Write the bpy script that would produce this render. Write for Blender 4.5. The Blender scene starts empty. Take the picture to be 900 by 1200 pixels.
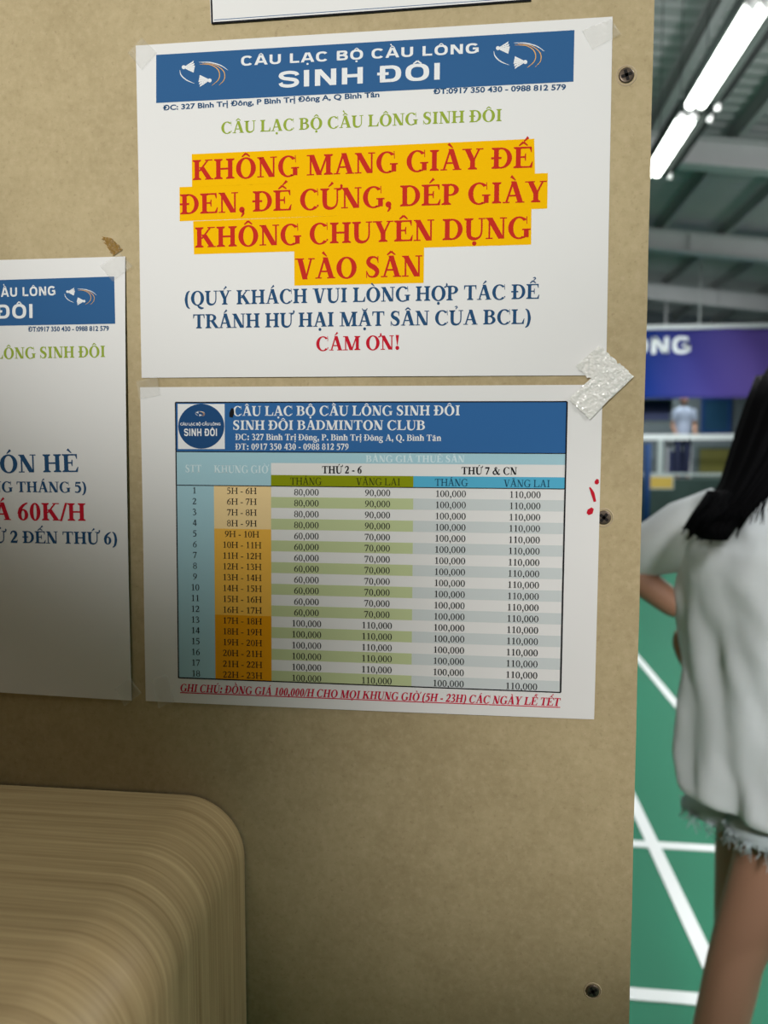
import bpy, bmesh, math, random, unicodedata
from mathutils import Vector, Matrix, noise
random.seed(7)
sc = bpy.context.scene
col = sc.collection
PI = math.pi

# ------------------------------------------------------------------ camera
FPX = 881.8                                   # focal length in pixels of the 900x1200 frame
CAM = Vector((0.0, 0.0, 1.37))
RIGHT = Vector((0.9931, 0.1169, 0.0015))
DOWN = Vector((0.0095, -0.0683, -0.9976))
FWD = RIGHT.cross(-DOWN) * -1.0
FWD = Vector((-0.1165, 0.9908, -0.0689)).normalized()
RIGHT = (RIGHT - FWD * RIGHT.dot(FWD)).normalized()
UP = RIGHT.cross(FWD)
cd = bpy.data.cameras.new('camera')
cam = bpy.data.objects.new('camera', cd)
col.objects.link(cam)
cam.matrix_world = Matrix(((RIGHT.x, UP.x, -FWD.x, CAM.x), (RIGHT.y, UP.y, -FWD.y, CAM.y),
                           (RIGHT.z, UP.z, -FWD.z, CAM.z), (0, 0, 0, 1)))
cd.sensor_fit = 'AUTO'
cd.sensor_width = 36.0
cd.lens = 36.0 * FPX / 1200.0
cd.clip_start = 0.01
cd.clip_end = 100
cd.dof.use_dof = True
cd.dof.focus_distance = 0.478
cd.dof.aperture_fstop = 6.6
sc.camera = cam

def ray(px, py):
    return FWD + RIGHT * ((px - 450) / FPX) - UP * ((py - 600) / FPX)

def at(px, py, Y):
    """the point of the world at depth Y seen at that pixel of the photograph"""
    d = ray(px, py)
    return CAM + d * (Y / d.y)

# ------------------------------------------------------------------ light and exposure
w = bpy.data.worlds.new('world')
sc.world = w
w.use_nodes = True
w.node_tree.nodes['Background'].inputs[0].default_value = (1.0, 0.92, 0.70, 1)
w.node_tree.nodes['Background'].inputs[1].default_value = 0.02
sc.view_settings.view_transform = 'Standard'
sc.view_settings.look = 'None'
sc.view_settings.exposure = 0.0
sc.view_settings.gamma = 1.0
sc.view_settings.use_curve_mapping = False

def area(name, loc, target, sx, sy, power, color=(1, 1, 1), spread=PI):
    l = bpy.data.lights.new(name, 'AREA')
    l.shape = 'RECTANGLE'
    l.size = sx; l.size_y = sy; l.energy = power; l.color = color; l.spread = spread
    o = bpy.data.objects.new(name, l)
    col.objects.link(o)
    o.location = loc
    o.rotation_euler = (Vector(target) - Vector(loc)).to_track_quat('-Z', 'Y').to_euler()
    return o

def spot(name, loc, target, power, size, blend, radius, color=(1, 1, 1)):
    l = bpy.data.lights.new(name, 'SPOT')
    l.energy = power; l.spot_size = size; l.spot_blend = blend; l.shadow_soft_size = radius; l.color = color
    o = bpy.data.objects.new(name, l)
    col.objects.link(o)
    o.location = loc
    o.rotation_euler = (Vector(target) - Vector(loc)).to_track_quat('-Z', 'Y').to_euler()
    return o

def target(px, py):
    return at(px, py, 0.4793)
spot('board_shaping_spot', (-0.349, -1.20, 1.763), target(372, -100), 98, math.radians(31.8), 0.808, 0.06, (1, 0.985, 0.95))  # added unseen spot; its cone falloff stands in for a shadow at lower left
spot('lower_board_fill_spot', (1.317, -0.951, 1.891), target(800, 820), 138, math.radians(13.2), 1.0, 0.06, (1, 0.96, 0.93))  # added unseen spot, brightens the lower right of the board
area('counter_fill_light', (-0.5, 0.05, 2.45), (-0.45, 0.05, 0), 1.0, 0.3, 2.2, (1, 0.93, 0.78))  # added area light with no fixture, brightens the counter top
for lx, ly, pw in ((1.9, 0.46, 45), (2.4, 2.6, 14), (1.6, 5.0, 12), (2.8, 8.0, 60), (3.2, 10.8, 80), (4.6, 17.6, 110), (-1.5, 15.0, 80), (-2.5, 6.0, 60)):
    area('hall_fill_light', (lx, ly, 3.55), (lx, ly, 0), 0.3, 2.4 if ly > 1 else 0.05, pw, (0.93, 1.0, 0.99))  # added area lights without fixtures, filling the floor and the near person
spot('person_fill_spot', (0.62, -1.6, 2.6), (0.82, 1.35, 0.93), 470, math.radians(23), 0.8, 0.30, (1, 0.98, 0.98))  # added spot on the person's back, cone kept clear of the board
def lamp(loc, power, color=(1.0, 0.98, 0.99), r=0.25):
    l = bpy.data.lights.new('roof_fill_light', 'POINT'); l.energy = power; l.color = color; l.shadow_soft_size = r  # added point light with no fixture, mainly lifts the roof
    o = bpy.data.objects.new('roof_fill_light', l); col.objects.link(o); o.location = loc
area('banner_fill_light', (3.0, 9.8, 3.3), (3.6, 15.0, 2.5), 1.6, 0.3, 36, (0.95, 1.0, 1.0), math.radians(58))  # added area light with no fixture, brightens the banner
for lx, ly, pw in ((3.4, 2.2, 250), (3.6, 5.5, 150), (0.9, 4.6, 110), (0.4, 2.6, 30), (5.4, 10.9, 40)):
    lamp((lx, ly, 3.2), pw)

# ------------------------------------------------------------------ helpers
def lin(c):
    return tuple(((v / 255) / 12.92 if v / 255 <= 0.04045 else ((v / 255 + 0.055) / 1.055) ** 2.4) for v in c)

def mat(name, rgb, rough=0.6, spec=0.3, metal=0.0, noise_scale=None, noise_amt=0.15, bump=0.0, bump_scale=80, emit=None, strength=0):
    m = bpy.data.materials.new(name)
    m.use_nodes = True
    nt = m.node_tree
    b = nt.nodes['Principled BSDF']
    b.inputs['Base Color'].default_value = (*rgb, 1)
    b.inputs['Roughness'].default_value = rough
    b.inputs['Metallic'].default_value = metal
    b.inputs['Specular IOR Level'].default_value = spec
    tc = nt.nodes.new('ShaderNodeTexCoord')
    if noise_scale:
        n = nt.nodes.new('ShaderNodeTexNoise')
        n.inputs['Scale'].default_value = noise_scale
        n.inputs['Detail'].default_value = 5
        nt.links.new(tc.outputs['Object'], n.inputs['Vector'])
        mx = nt.nodes.new('ShaderNodeMix'); mx.data_type = 'RGBA'
        mx.inputs[6].default_value = (*[max(0, v * (1 - noise_amt)) for v in rgb], 1)
        mx.inputs[7].default_value = (*[min(1, v * (1 + noise_amt)) for v in rgb], 1)
        nt.links.new(n.outputs['Fac'], mx.inputs[0])
        nt.links.new(mx.outputs[2], b.inputs['Base Color'])
    if bump:
        n2 = nt.nodes.new('ShaderNodeTexNoise')
        n2.inputs['Scale'].default_value = bump_scale
        n2.inputs['Detail'].default_value = 4
        nt.links.new(tc.outputs['Object'], n2.inputs['Vector'])
        bp = nt.nodes.new('ShaderNodeBump')
        bp.inputs['Strength'].default_value = bump
        bp.inputs['Distance'].default_value = 0.01
        nt.links.new(n2.outputs['Fac'], bp.inputs['Height'])
        nt.links.new(bp.outputs['Normal'], b.inputs['Normal'])
    if emit:
        b.inputs['Emission Color'].default_value = (*emit, 1)
        b.inputs['Emission Strength'].default_value = strength
    return m

def link(name, me, m=None, parent=None):
    o = bpy.data.objects.new(name, me)
    col.objects.link(o)
    if m:
        for mm in (m if isinstance(m, (list, tuple)) else [m]):
            me.materials.append(mm)
    if parent:
        o.parent = parent
        o.matrix_parent_inverse = Matrix.Translation(parent.matrix_basis.translation).inverted() if parent.type == 'EMPTY' else Matrix()
    return o

def tag(o, label=None, cat=None, group=None, kind=None):
    if label: o['label'] = label
    if cat: o['category'] = cat
    if group: o['group'] = group
    if kind: o['kind'] = kind
    return o

def empty(name, loc, label, cat, group=None):
    o = bpy.data.objects.new(name, None)
    col.objects.link(o)
    o.location = loc
    o.empty_display_size = 0.05
    return tag(o, label, cat, group)

class MB:
    def __init__(s):
        s.v = []; s.f = []; s.smooth = []
    def add(s, verts, faces, smooth=False):
        n = len(s.v)
        s.v += [tuple(v) for v in verts]
        s.f += [tuple(i + n for i in f) for f in faces]
        s.smooth += [smooth] * len(faces)
    def box(s, a, b):
        x0, y0, z0 = a; x1, y1, z1 = b
        s.add([(x0, y0, z0), (x1, y0, z0), (x1, y1, z0), (x0, y1, z0), (x0, y0, z1), (x1, y0, z1), (x1, y1, z1), (x0, y1, z1)],
              [(0, 3, 2, 1), (4, 5, 6, 7), (0, 1, 5, 4), (1, 2, 6, 5), (2, 3, 7, 6), (3, 0, 4, 7)])
    def prism(s, pts, d):
        """closed outline pts (3D) extruded along vector d"""
        n = len(pts); d = Vector(d)
        v = [Vector(p) for p in pts] + [Vector(p) + d for p in pts]
        f = [tuple(range(n - 1, -1, -1)), tuple(range(n, 2 * n))] + [(i, (i + 1) % n, n + (i + 1) % n, n + i) for i in range(n)]
        s.add(v, f)
    def tube(s, p, r, n=10, cap=True):
        p = [Vector(q) for q in p]
        rs = r if isinstance(r, (list, tuple)) else [r] * len(p)
        rings = []
        ref = Vector((0, 0, 1))
        for i, q in enumerate(p):
            t = (p[min(i + 1, len(p) - 1)] - p[max(i - 1, 0)]).normalized()
            a = t.cross(ref)
            if a.length < 1e-3: a = t.cross(Vector((1, 0, 0)))
            a.normalize(); b = t.cross(a)
            rings.append([q + (a * math.cos(2 * PI * k / n) + b * math.sin(2 * PI * k / n)) * rs[i] for k in range(n)])
        s.loft(rings, cap)
    def loft(s, rings, cap=True, closed=True):
        n = len(rings[0])
        v = [q for r in rings for q in r]; f = []
        for i in range(len(rings) - 1):
            for k in range(n if closed else n - 1):
                f.append((i * n + k, i * n + (k + 1) % n, (i + 1) * n + (k + 1) % n, (i + 1) * n + k))
        if cap and closed:
            f.append(tuple(range(n - 1, -1, -1))); f.append(tuple((len(rings) - 1) * n + k for k in range(n)))
        s.add(v, f, True)
    def build(s, name, m=None, parent=None, fix=True):
        me = bpy.data.meshes.new(name)
        me.from_pydata(s.v, [], s.f)
        for p, sm in zip(me.polygons, s.smooth): p.use_smooth = sm
        if fix:
            bm = bmesh.new(); bm.from_mesh(me)
            bmesh.ops.recalc_face_normals(bm, faces=bm.faces)
            bm.to_mesh(me); bm.free()
        me.update()
        return link(name, me, m, parent)

# ------------------------------------------------------------------ the lettering: a serif alphabet drawn stroke by stroke
def catmull(pts, ws, n=6):
    P, W = [], []
    for i in range(len(pts) - 1):
        p0 = pts[max(i - 1, 0)]; p1 = pts[i]; p2 = pts[i + 1]; p3 = pts[min(i + 2, len(pts) - 1)]
        for k in range(n):
            t = k / n
            c = [0.5 * (2 * p1[j] + (p2[j] - p0[j]) * t + (2 * p0[j] - 5 * p1[j] + 4 * p2[j] - p3[j]) * t * t
                        + (3 * p1[j] - p0[j] - 3 * p2[j] + p3[j]) * t ** 3) for j in (0, 1)]
            P.append(c); W.append(ws[i] * (1 - t) + ws[i + 1] * t)
    P.append(list(pts[-1])); W.append(ws[-1])
    return P, W

def stroke(pts, ws, n=6):
    P, W = catmull(pts, ws, n) if len(pts) > 2 else ([list(p) for p in pts], list(ws))
    L, R = [], []
    for i, p in enumerate(P):
        a = P[max(i - 1, 0)]; b = P[min(i + 1, len(P) - 1)]
        dx, dy = b[0] - a[0], b[1] - a[1]
        l = math.hypot(dx, dy) or 1
        nx, ny = -dy / l * W[i] / 2, dx / l * W[i] / 2
        L.append((p[0] + nx, p[1] + ny)); R.append((p[0] - nx, p[1] - ny))
    return [[L[i], R[i], R[i + 1], L[i + 1]] for i in range(len(P) - 1)]

def disc(cx, cy, r, n=14):
    return [[(cx + r * math.cos(2 * PI * k / n), cy + r * math.sin(2 * PI * k / n)) for k in range(n)]]

def serif_font(S, h, t):
    CAP = 676
    def rect(x0, y0, x1, y1): return [[(x0, y0), (x1, y0), (x1, y1), (x0, y1)]]
    def foot(x, y, up, ov, w=None):
        w = S if w is None else w
        s = 1 if up else -1
        return [[(x - ov, y), (x + w + ov, y), (x + w + ov, y + s * t), (x + w, y + s * (t + 42)), (x, y + s * (t + 42)), (x - ov, y + s * t)]]
    def stem(x, y0=0, y1=CAP, ov=72, top=True, bot=True):
        r = rect(x, y0, x + S, y1)
        if bot: r += foot(x, y0, True, ov)
        if top: r += foot(x, y1, False, ov)
        return r
    def diag(x0, y0, x1, y1, wd): return [[(x0 - wd / 2, y0), (x0 + wd / 2, y0), (x1 + wd / 2, y1), (x1 - wd / 2, y1)]]
    def bowl(cx, cy, rx, ry, tx, ty, a0=0, a1=360, n=26):
        o = []
        for k in range(n):
            q = []
            for a in (a0 + (a1 - a0) * k / n, a0 + (a1 - a0) * (k + 1) / n):
                a = math.radians(a)
                q.append(((cx + rx * math.cos(a), cy + ry * math.sin(a)), (cx + (rx - tx) * math.cos(a), cy + (ry - ty) * math.sin(a))))
            o.append([q[0][0], q[1][0], q[1][1], q[0][1]])
        return o
    def hb(xs, y0, y1, xr, xc):
        return (rect(xs, y0, xc, y0 + h) + rect(xs, y1 - h, xc, y1)
                + bowl(xc, (y0 + y1) / 2, xr - xc, (y1 - y0) / 2, S, h, -90, 90, 16))
    G = {}
    G['A'] = (722, diag(118, 0, 335, 660, h + 16) + diag(588, 0, 358, 690, S * 1.1) + rect(190, 205, 500, 205 + h) + rect(8, 0, 235, t) + rect(425, 0, 715, t))
    G['B'] = (667, stem(95, ov=78) + hb(95 + S - 6, 345, CAP, 580, 320) + hb(95 + S - 6, 0, 345 + h, 628, 330))
    cc = bowl(395, 330, 358, 362, S * 1.05, h, 44, 316) + [[(625, 690), (652, 690), (664, 448), (640, 448)]] + stroke([(640, 98), (670, 150)], [h * 1.3, h * .7])
    G['C'] = (722, cc)
    G['D'] = (722, stem(95, ov=78) + hb(95 + S - 6, 0, CAP, 690, 330))
    G['Đ'] = (722, G['D'][1] + rect(0, 308, 345, 308 + h + 14))
    eb = rect(95, CAP - h, 600, CAP) + [[(520, CAP), (612, CAP), (616, 495), (590, 495)]] + rect(95, 0, 600, h) + [[(520, 0), (630, 0), (655, 195), (630, 195)]]
    G['E'] = (667, stem(95, ov=78) + eb + rect(95, 322, 420, 322 + h) + [[(400, 225), (428, 225), (428, 465), (400, 465), (370, 345)]])
    G['G'] = (778, bowl(395, 330, 358, 362, S * 1.05, h, 44, 300) + [[(625, 690), (652, 690), (664, 448), (640, 448)]] + rect(555, 25, 555 + S, 290) + rect(495, 290 - t, 770, 290 + 8) + rect(480, 5, 600, 5 + h))
    G['H'] = (778, stem(95) + stem(683 - S) + rect(95, 312, 660, 312 + h + 8))
    G['I'] = (389, stem((389 - S) / 2))
    G['K'] = (778, stem(95) + diag(260, 290, 590, CAP, h + 22) + diag(640, 0, 345, 430, S * 1.2) + rect(470, CAP - t, 740, CAP) + rect(470, 0, 775, t))
    G['L'] = (667, stem(95) + rect(95, 0, 600, h) + [[(500, 0), (625, 0), (655, 250), (630, 250)]])
    G['M'] = (944, rect(120, 0, 120 + h + 6, CAP) + stem(849 - S, ov=75) + diag(455, 0, 180, CAP, S * 1.15) + diag(470, 0, 735, CAP, h + 16) + rect(14, CAP - t, 260, CAP) + rect(14, 0, 270, t))
    G['N'] = (722, rect(108, 0, 108 + h + 4, CAP) + rect(570, 0, 570 + h + 4, CAP) + diag(535, 0, 135, CAP, S * 1.25) + rect(14, CAP - t, 250, CAP) + rect(14, 0, 250, t) + rect(475, CAP - t, 712, CAP))
    G['O'] = (778, bowl(389, 331, 356, 362, S * 1.1, h))
    G['P'] = (611, stem(95, ov=78) + hb(95 + S - 6, 290, CAP, 592, 310))
    G['Q'] = (778, G['O'][1] + stroke([(390, 0), (470, -90), (600, -150), (720, -140)], [h, S * .7, S * .7, h * .6]))
    G['R'] = (722, stem(95, ov=78) + hb(95 + S - 6, 325, CAP, 605, 320) + diag(640, 0, 385, 350, S * 1.15) + rect(590, 0, 745, t))
    G['S'] = (556, stroke([(462, 510), (420, 620), (300, 660), (170, 615), (122, 500), (190, 400), (340, 315), (432, 205), (400, 80), (285, 18), (150, 50), (70, 190)],
                          [h * .6, h, h * 1.1, S * .7, S * .9, S, S * 1.05, S * .95, S * .75, h * 1.1, h, h * .6]) + rect(448, 470, 476, 690) + rect(52, -12, 80, 220))
    G['T'] = (667, stem((667 - S) / 2, top=False) + rect(35, CAP - h, 632, CAP) + [[(28, CAP), (110, CAP), (54, 475), (28, 475)]] + [[(557, CAP), (639, CAP), (639, 475), (613, 475)]])
    G['U'] = (722, stroke([(90 + S / 2, 660), (90 + S / 2, 240), (215, 75), (375, 14), (530, 75), (600, 240), (600, 660)], [S, S, S * .85, h * 1.7, h * 1.1, h, h]) + foot(90, CAP, False, 74) + rect(488, CAP - t, 710, CAP))
    G['V'] = (722, diag(368, -14, 180, CAP, S * 1.15) + diag(392, -14, 590, CAP, h + 12) + rect(10, CAP - t, 330, CAP) + rect(478, CAP - t, 714, CAP))
    G['Y'] = (722, diag(365, 280, 175, CAP, S * 1.12) + diag(390, 280, 590, CAP, h + 12) + stem((722 - S) / 2, 0, 320, top=False) + rect(10, CAP - t, 325, CAP) + rect(478, CAP - t, 714, CAP))
    G['0'] = (500, bowl(250, 331, 220, 352, S * .95, h))
    G['1'] = (500, rect(270 - S / 2, 0, 270 + S / 2, 680) + rect(110, 0, 430, t + 4) + [[(85, 560), (270, 690), (270, 610), (90, 545)]])
    G['2'] = (500, stroke([(62, 480), (110, 600), (230, 655), (345, 590), (370, 460), (290, 310), (160, 160), (70, 50)], [h, h * 1.6, S * .55, S * .95, S, S * .8, h * 1.5, h]) + [[(38, 0), (425, 0), (470, 185), (445, 185), (405, S * .8), (60, S * .8)]])
    G['3'] = (500, stroke([(55, 540), (130, 640), (240, 655), (335, 560), (310, 430), (190, 360), (320, 310), (395, 200), (340, 70), (200, 15), (60, 60)], [h, h * 1.5, S * .6, S * .9, S * .7, h, S * .6, S, S * .8, h * 1.3, S * .6]))
    G['4'] = (500, rect(285, 0, 285 + S, CAP) + rect(28, 155, 478, 155 + S * .65) + diag(75, 200, 320, CAP, h + 20))
    G['5'] = (500, [[(125, CAP), (440, CAP), (405, CAP - S * .75), (115, CAP - S * .75)]] + diag(88, 370, 130, CAP, h) + stroke([(80, 390), (220, 425), (340, 350), (390, 220), (330, 75), (200, 12), (50, 50)], [h, S * .7, S * .9, S, S * .8, h * 1.3, S * .55]))
    six = stroke([(450, 676), (300, 600), (150, 440), (98, 240)], [h * .6, S * .55, S * .85, S]) + bowl(252, 212, 212, 226, S * .9, h)
    G['6'] = (500, six)
    G['9'] = (500, [[(500 - x, CAP - y) for x, y in p] for p in six])
    G['7'] = (500, [[(45, CAP), (470, CAP), (470, CAP - S * .45), (410, CAP - S * .85), (75, CAP - S * .85), (40, 470), (18, 470)]] + diag(165, -12, 420, CAP - S * .5, S * .78))
    G['8'] = (500, bowl(250, 500, 190, 188, S * .75, h) + bowl(250, 188, 218, 202, S * .85, h))
    d = S * .62
    G['.'] = (250, disc(125, d * .8, d)); G[':'] = (333, disc(166, d * .8, d) + disc(166, 400, d))
    G[','] = (250, disc(125, d * .8, d) + stroke([(150, 60), (170, -50), (95, -160)], [d, d * .9, h * .5]))
    G['!'] = (333, [[(166 - S * .55, 690), (166 + S * .55, 690), (180, 205), (152, 205)]] + disc(166, d * .8, d))
    G['-'] = (333, rect(40, 175, 293, 175 + S * .72)); G['/'] = (278, diag(25, -20, 255, 690, h + 36))
    par = stroke([(300, 690), (170, 570), (105, 262), (170, -45), (300, -165)], [h * .6, S * .7, S * .95, S * .7, h * .6])
    G['('] = (333, par); G[')'] = (333, [[(333 - x, y) for x, y in p] for p in par])
    G['&'] = (833, stroke([(800, 90), (690, 20), (570, 80), (360, 380), (280, 540), (350, 660), (450, 600), (400, 470), (200, 330), (100, 180), (190, 40), (340, 20), (520, 130), (640, 290), (690, 430)],
                          [h, S * .7, S, S, S * .8, h * 1.2, S * .6, h * 1.2, h * 1.5, S * .9, S * .8, h * 1.5, h, h, h]) + rect(600, 420, 790, 420 + t))
    X = 473
    G['i'] = (278, stem(139 - S / 2, 0, X, 50) + disc(139, 610, S * .58)); G['ı'] = (278, stem(139 - S / 2, 0, X, 50))
    arch = stroke([(60 + S * .8, 360), (270, 450), (395, 425), (350 + S / 2, 300)], [h, S * .6, S * .8, S])
    G['n'] = (556, stem(60, 0, X, 45) + stem(350, 0, 330, 45, top=False) + arch)
    G['h'] = (556, stem(60, 0, CAP, 45) + stem(350, 0, 330, 45, top=False) + arch)
    G['r'] = (444, stem(60, 0, X, 45) + stroke([(60 + S * .8, 340), (280, 440), (395, 420)], [h, S * .6, S * .8]))
    G['o'] = (500, bowl(250, 231, 226, 245, S * .95, h))
    G['g'] = (500, bowl(225, 310, 195, 168, S * .75, h) + stroke([(150, 165), (105, 80), (250, 40), (410, -30), (400, -150), (230, -205), (70, -150), (70, -60), (150, 10)], [h, S * .6, S * .8, S * .9, S * .7, h * 1.2, S * .6, h, h]) + rect(380, 410, 490, 455))
    G['a'] = (500, stroke([(75, 370), (180, 455), (310, 420), (335, 300), (340, 80), (430, 15)], [S * .8, h * 1.5, S * .8, S, S, h * 1.4]) + bowl(205, 130, 165, 142, S * .85, h))
    G[' '] = (250, [])
    return G

def compose(G, ch):
    """a letter with its Vietnamese marks, as polygons with its advance width"""
    dec = unicodedata.normalize('NFD', ch)
    base = dec[0]; marks = dec[1:]
    key = base
    if base == 'i' and any(m in marks for m in '\u0300\u0301\u0302\u0303'): key = 'ı'
    adv, polys = G[key]
    polys = list(polys)
    cx = adv / 2; y = 690 if base.isupper() or base == 'Đ' else 490
    hat = '\u0302' in marks or '\u0306' in marks
    if '\u0302' in marks: polys += stroke([(cx - 140, y + 25), (cx, y + 135)], [42, 75]) + stroke([(cx, y + 135), (cx + 140, y + 25)], [75, 42])
    if '\u0306' in marks: polys += stroke([(cx - 130, y + 140), (cx - 70, y + 50), (cx + 70, y + 50), (cx + 130, y + 140)], [35, 60, 60, 35])
    if '\u031b' in marks: polys += stroke([(adv - 110, 610), (adv - 10, 640), (adv + 30, 740), (adv - 10, 770)], [50, 60, 80, 60])
    yy = y + (120 if hat else 0); xx = cx + (70 if hat else 0)
    if '\u0301' in marks: polys += stroke([(xx - 60, yy + 30), (xx + 90, yy + 170)], [30, 95])
    if '\u0300' in marks: polys += stroke([(xx + 60 - (150 if hat else 0), yy + 30), (xx - 90 - (100 if hat else 0), yy + 170)], [30, 95])
    if '\u0309' in marks: polys += stroke([(xx - 60, yy + 140), (xx + 20, yy + 165), (xx + 50, yy + 110), (xx - 5, yy + 70), (xx - 5, yy + 25)], [40, 48, 52, 44, 40])
    if '\u0303' in marks: polys += stroke([(xx - 140, yy + 50), (xx - 70, yy + 110), (xx + 60, yy + 60), (xx + 140, yy + 120)], [35, 65, 65, 35])
    if '\u0323' in marks: polys += disc(cx, -130, 72)
    return adv, polys

SERIF_BOLD = serif_font(160, 54, 38)
SERIF = serif_font(112, 46, 34)

def serif_layout(text, G, italic=0.0, track=0):
    x = 0; out = []
    for ch in unicodedata.normalize('NFC', text):
        adv, polys = compose(G, ch)
        for p in polys: out.append([((x + a + b * italic) / 676, b / 676) for a, b in p])
        x += adv + track
    return (x - track) / 676, out                # width and polygons in cap heights

def heavy_sans_font(S, h):
    CAP = 700
    def R(x0, y0, x1, y1): return [[(x0, y0), (x1, y0), (x1, y1), (x0, y1)]]
    def D_(x0, y0, x1, y1, wd): return [[(x0 - wd / 2, y0), (x0 + wd / 2, y0), (x1 + wd / 2, y1), (x1 - wd / 2, y1)]]
    def B_(cx, cy, rx, ry, a0=0, a1=360, n=28, e=0.8):
        o = []
        def pt(a, rx, ry):
            c, s_ = math.cos(a), math.sin(a)
            return (cx + rx * math.copysign(abs(c) ** e, c), cy + ry * math.copysign(abs(s_) ** e, s_))
        for k in range(n):
            a = math.radians(a0 + (a1 - a0) * k / n); c = math.radians(a0 + (a1 - a0) * (k + 1) / n)
            o.append([pt(a, rx, ry), pt(c, rx, ry), pt(c, rx - S, ry - h), pt(a, rx - S, ry - h)])
        return o
    G = {' ': (330, [])}
    G['A'] = (860, D_(100, 0, 380, CAP, S * 1.05) + D_(760, 0, 480, CAP, S * 1.05) + R(220, 150, 640, 150 + h))
    G['B'] = (800, R(70, 0, 70 + S, CAP) + R(70, 0, 480, h) + R(70, CAP - h, 460, CAP) + R(70, 295, 480, 295 + h) + B_(460, 530, 270, 170, -90, 90, 14) + B_(480, 205, 280, 205, -90, 90, 14))
    G['C'] = (840, B_(430, 350, 385, 365, 38, 322))
    G['D'] = (840, R(70, 0, 70 + S, CAP) + R(70, 0, 440, h) + R(70, CAP - h, 440, CAP) + B_(430, 350, 365, 350, -90, 90, 18))
    G['Đ'] = (840, G['D'][1] + R(-20, 305, 370, 305 + h * .85))
    G['G'] = (880, B_(440, 350, 395, 365, 40, 325) + R(470, 270, 820, 270 + h) + R(820 - S, 70, 820, 390))
    G['H'] = (860, R(70, 0, 70 + S, CAP) + R(790 - S, 0, 790, CAP) + R(100, 285, 760, 285 + h))
    G['I'] = (330, R(70, 0, 70 + S, CAP))
    G['L'] = (700, R(70, 0, 70 + S, CAP) + R(70, 0, 660, h))
    G['N'] = (880, R(70, 0, 70 + S, CAP) + R(810 - S, 0, 810, CAP) + D_(810 - S * .6, 0, 70 + S * .6, CAP, S * 1.15))
    G['O'] = (890, B_(445, 350, 400, 365))
    G['S'] = (800, stroke([(690, 500), (640, 590), (400, 640), (170, 590), (130, 490), (220, 400), (420, 355), (620, 300), (670, 195), (600, 100), (400, 58), (170, 100), (105, 205)], [S * .8, h, h, h * 1.05, S * .95, h * 1.05, h * 1.1, h * 1.1, S * .95, h * 1.05, h, h, S * .8]))
    G['U'] = (850, R(65, 280, 65 + S, CAP) + R(785 - S, 280, 785, CAP) + B_(425, 290, 360, 305, 180, 360))
    return G
HEAVY = heavy_sans_font(185, 135)

def heavy_layout(text):
    x = 0; out = []
    for ch in unicodedata.normalize('NFC', text):
        adv, polys = compose(HEAVY, ch)
        for p in polys: out.append([((x + a) / 700, b / 700) for a, b in p])
        x += adv + 55
    return (x - 55) / 700, out

def sans_layout(text, bold=0.03, space=1.0):
    c = bpy.data.curves.new('lettering', 'FONT')
    c.body = text; c.size = 1; c.offset = bold; c.space_character = space; c.resolution_u = 3
    o = bpy.data.objects.new('lettering', c)
    m = o.to_mesh()
    vs = [v.co.copy() for v in m.vertices]
    fs = [tuple(p.vertices) for p in m.polygons]
    o.to_mesh_clear()
    bpy.data.objects.remove(o); bpy.data.curves.remove(c)
    x0 = min(v.x for v in vs); x1 = max(v.x for v in vs)
    cap = 0.688
    return (x1 - x0) / cap, [[((vs[i].x - x0) / cap, vs[i].y / cap) for i in f] for f in fs]

# ------------------------------------------------------------------ the board plane (a vertical panel facing the camera side)
YB = 0.4793
def onb(px, py, d=0.0):
    """point of the board plane, d metres in front of it, seen at that pixel"""
    return at(px, py, YB - d)

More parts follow.
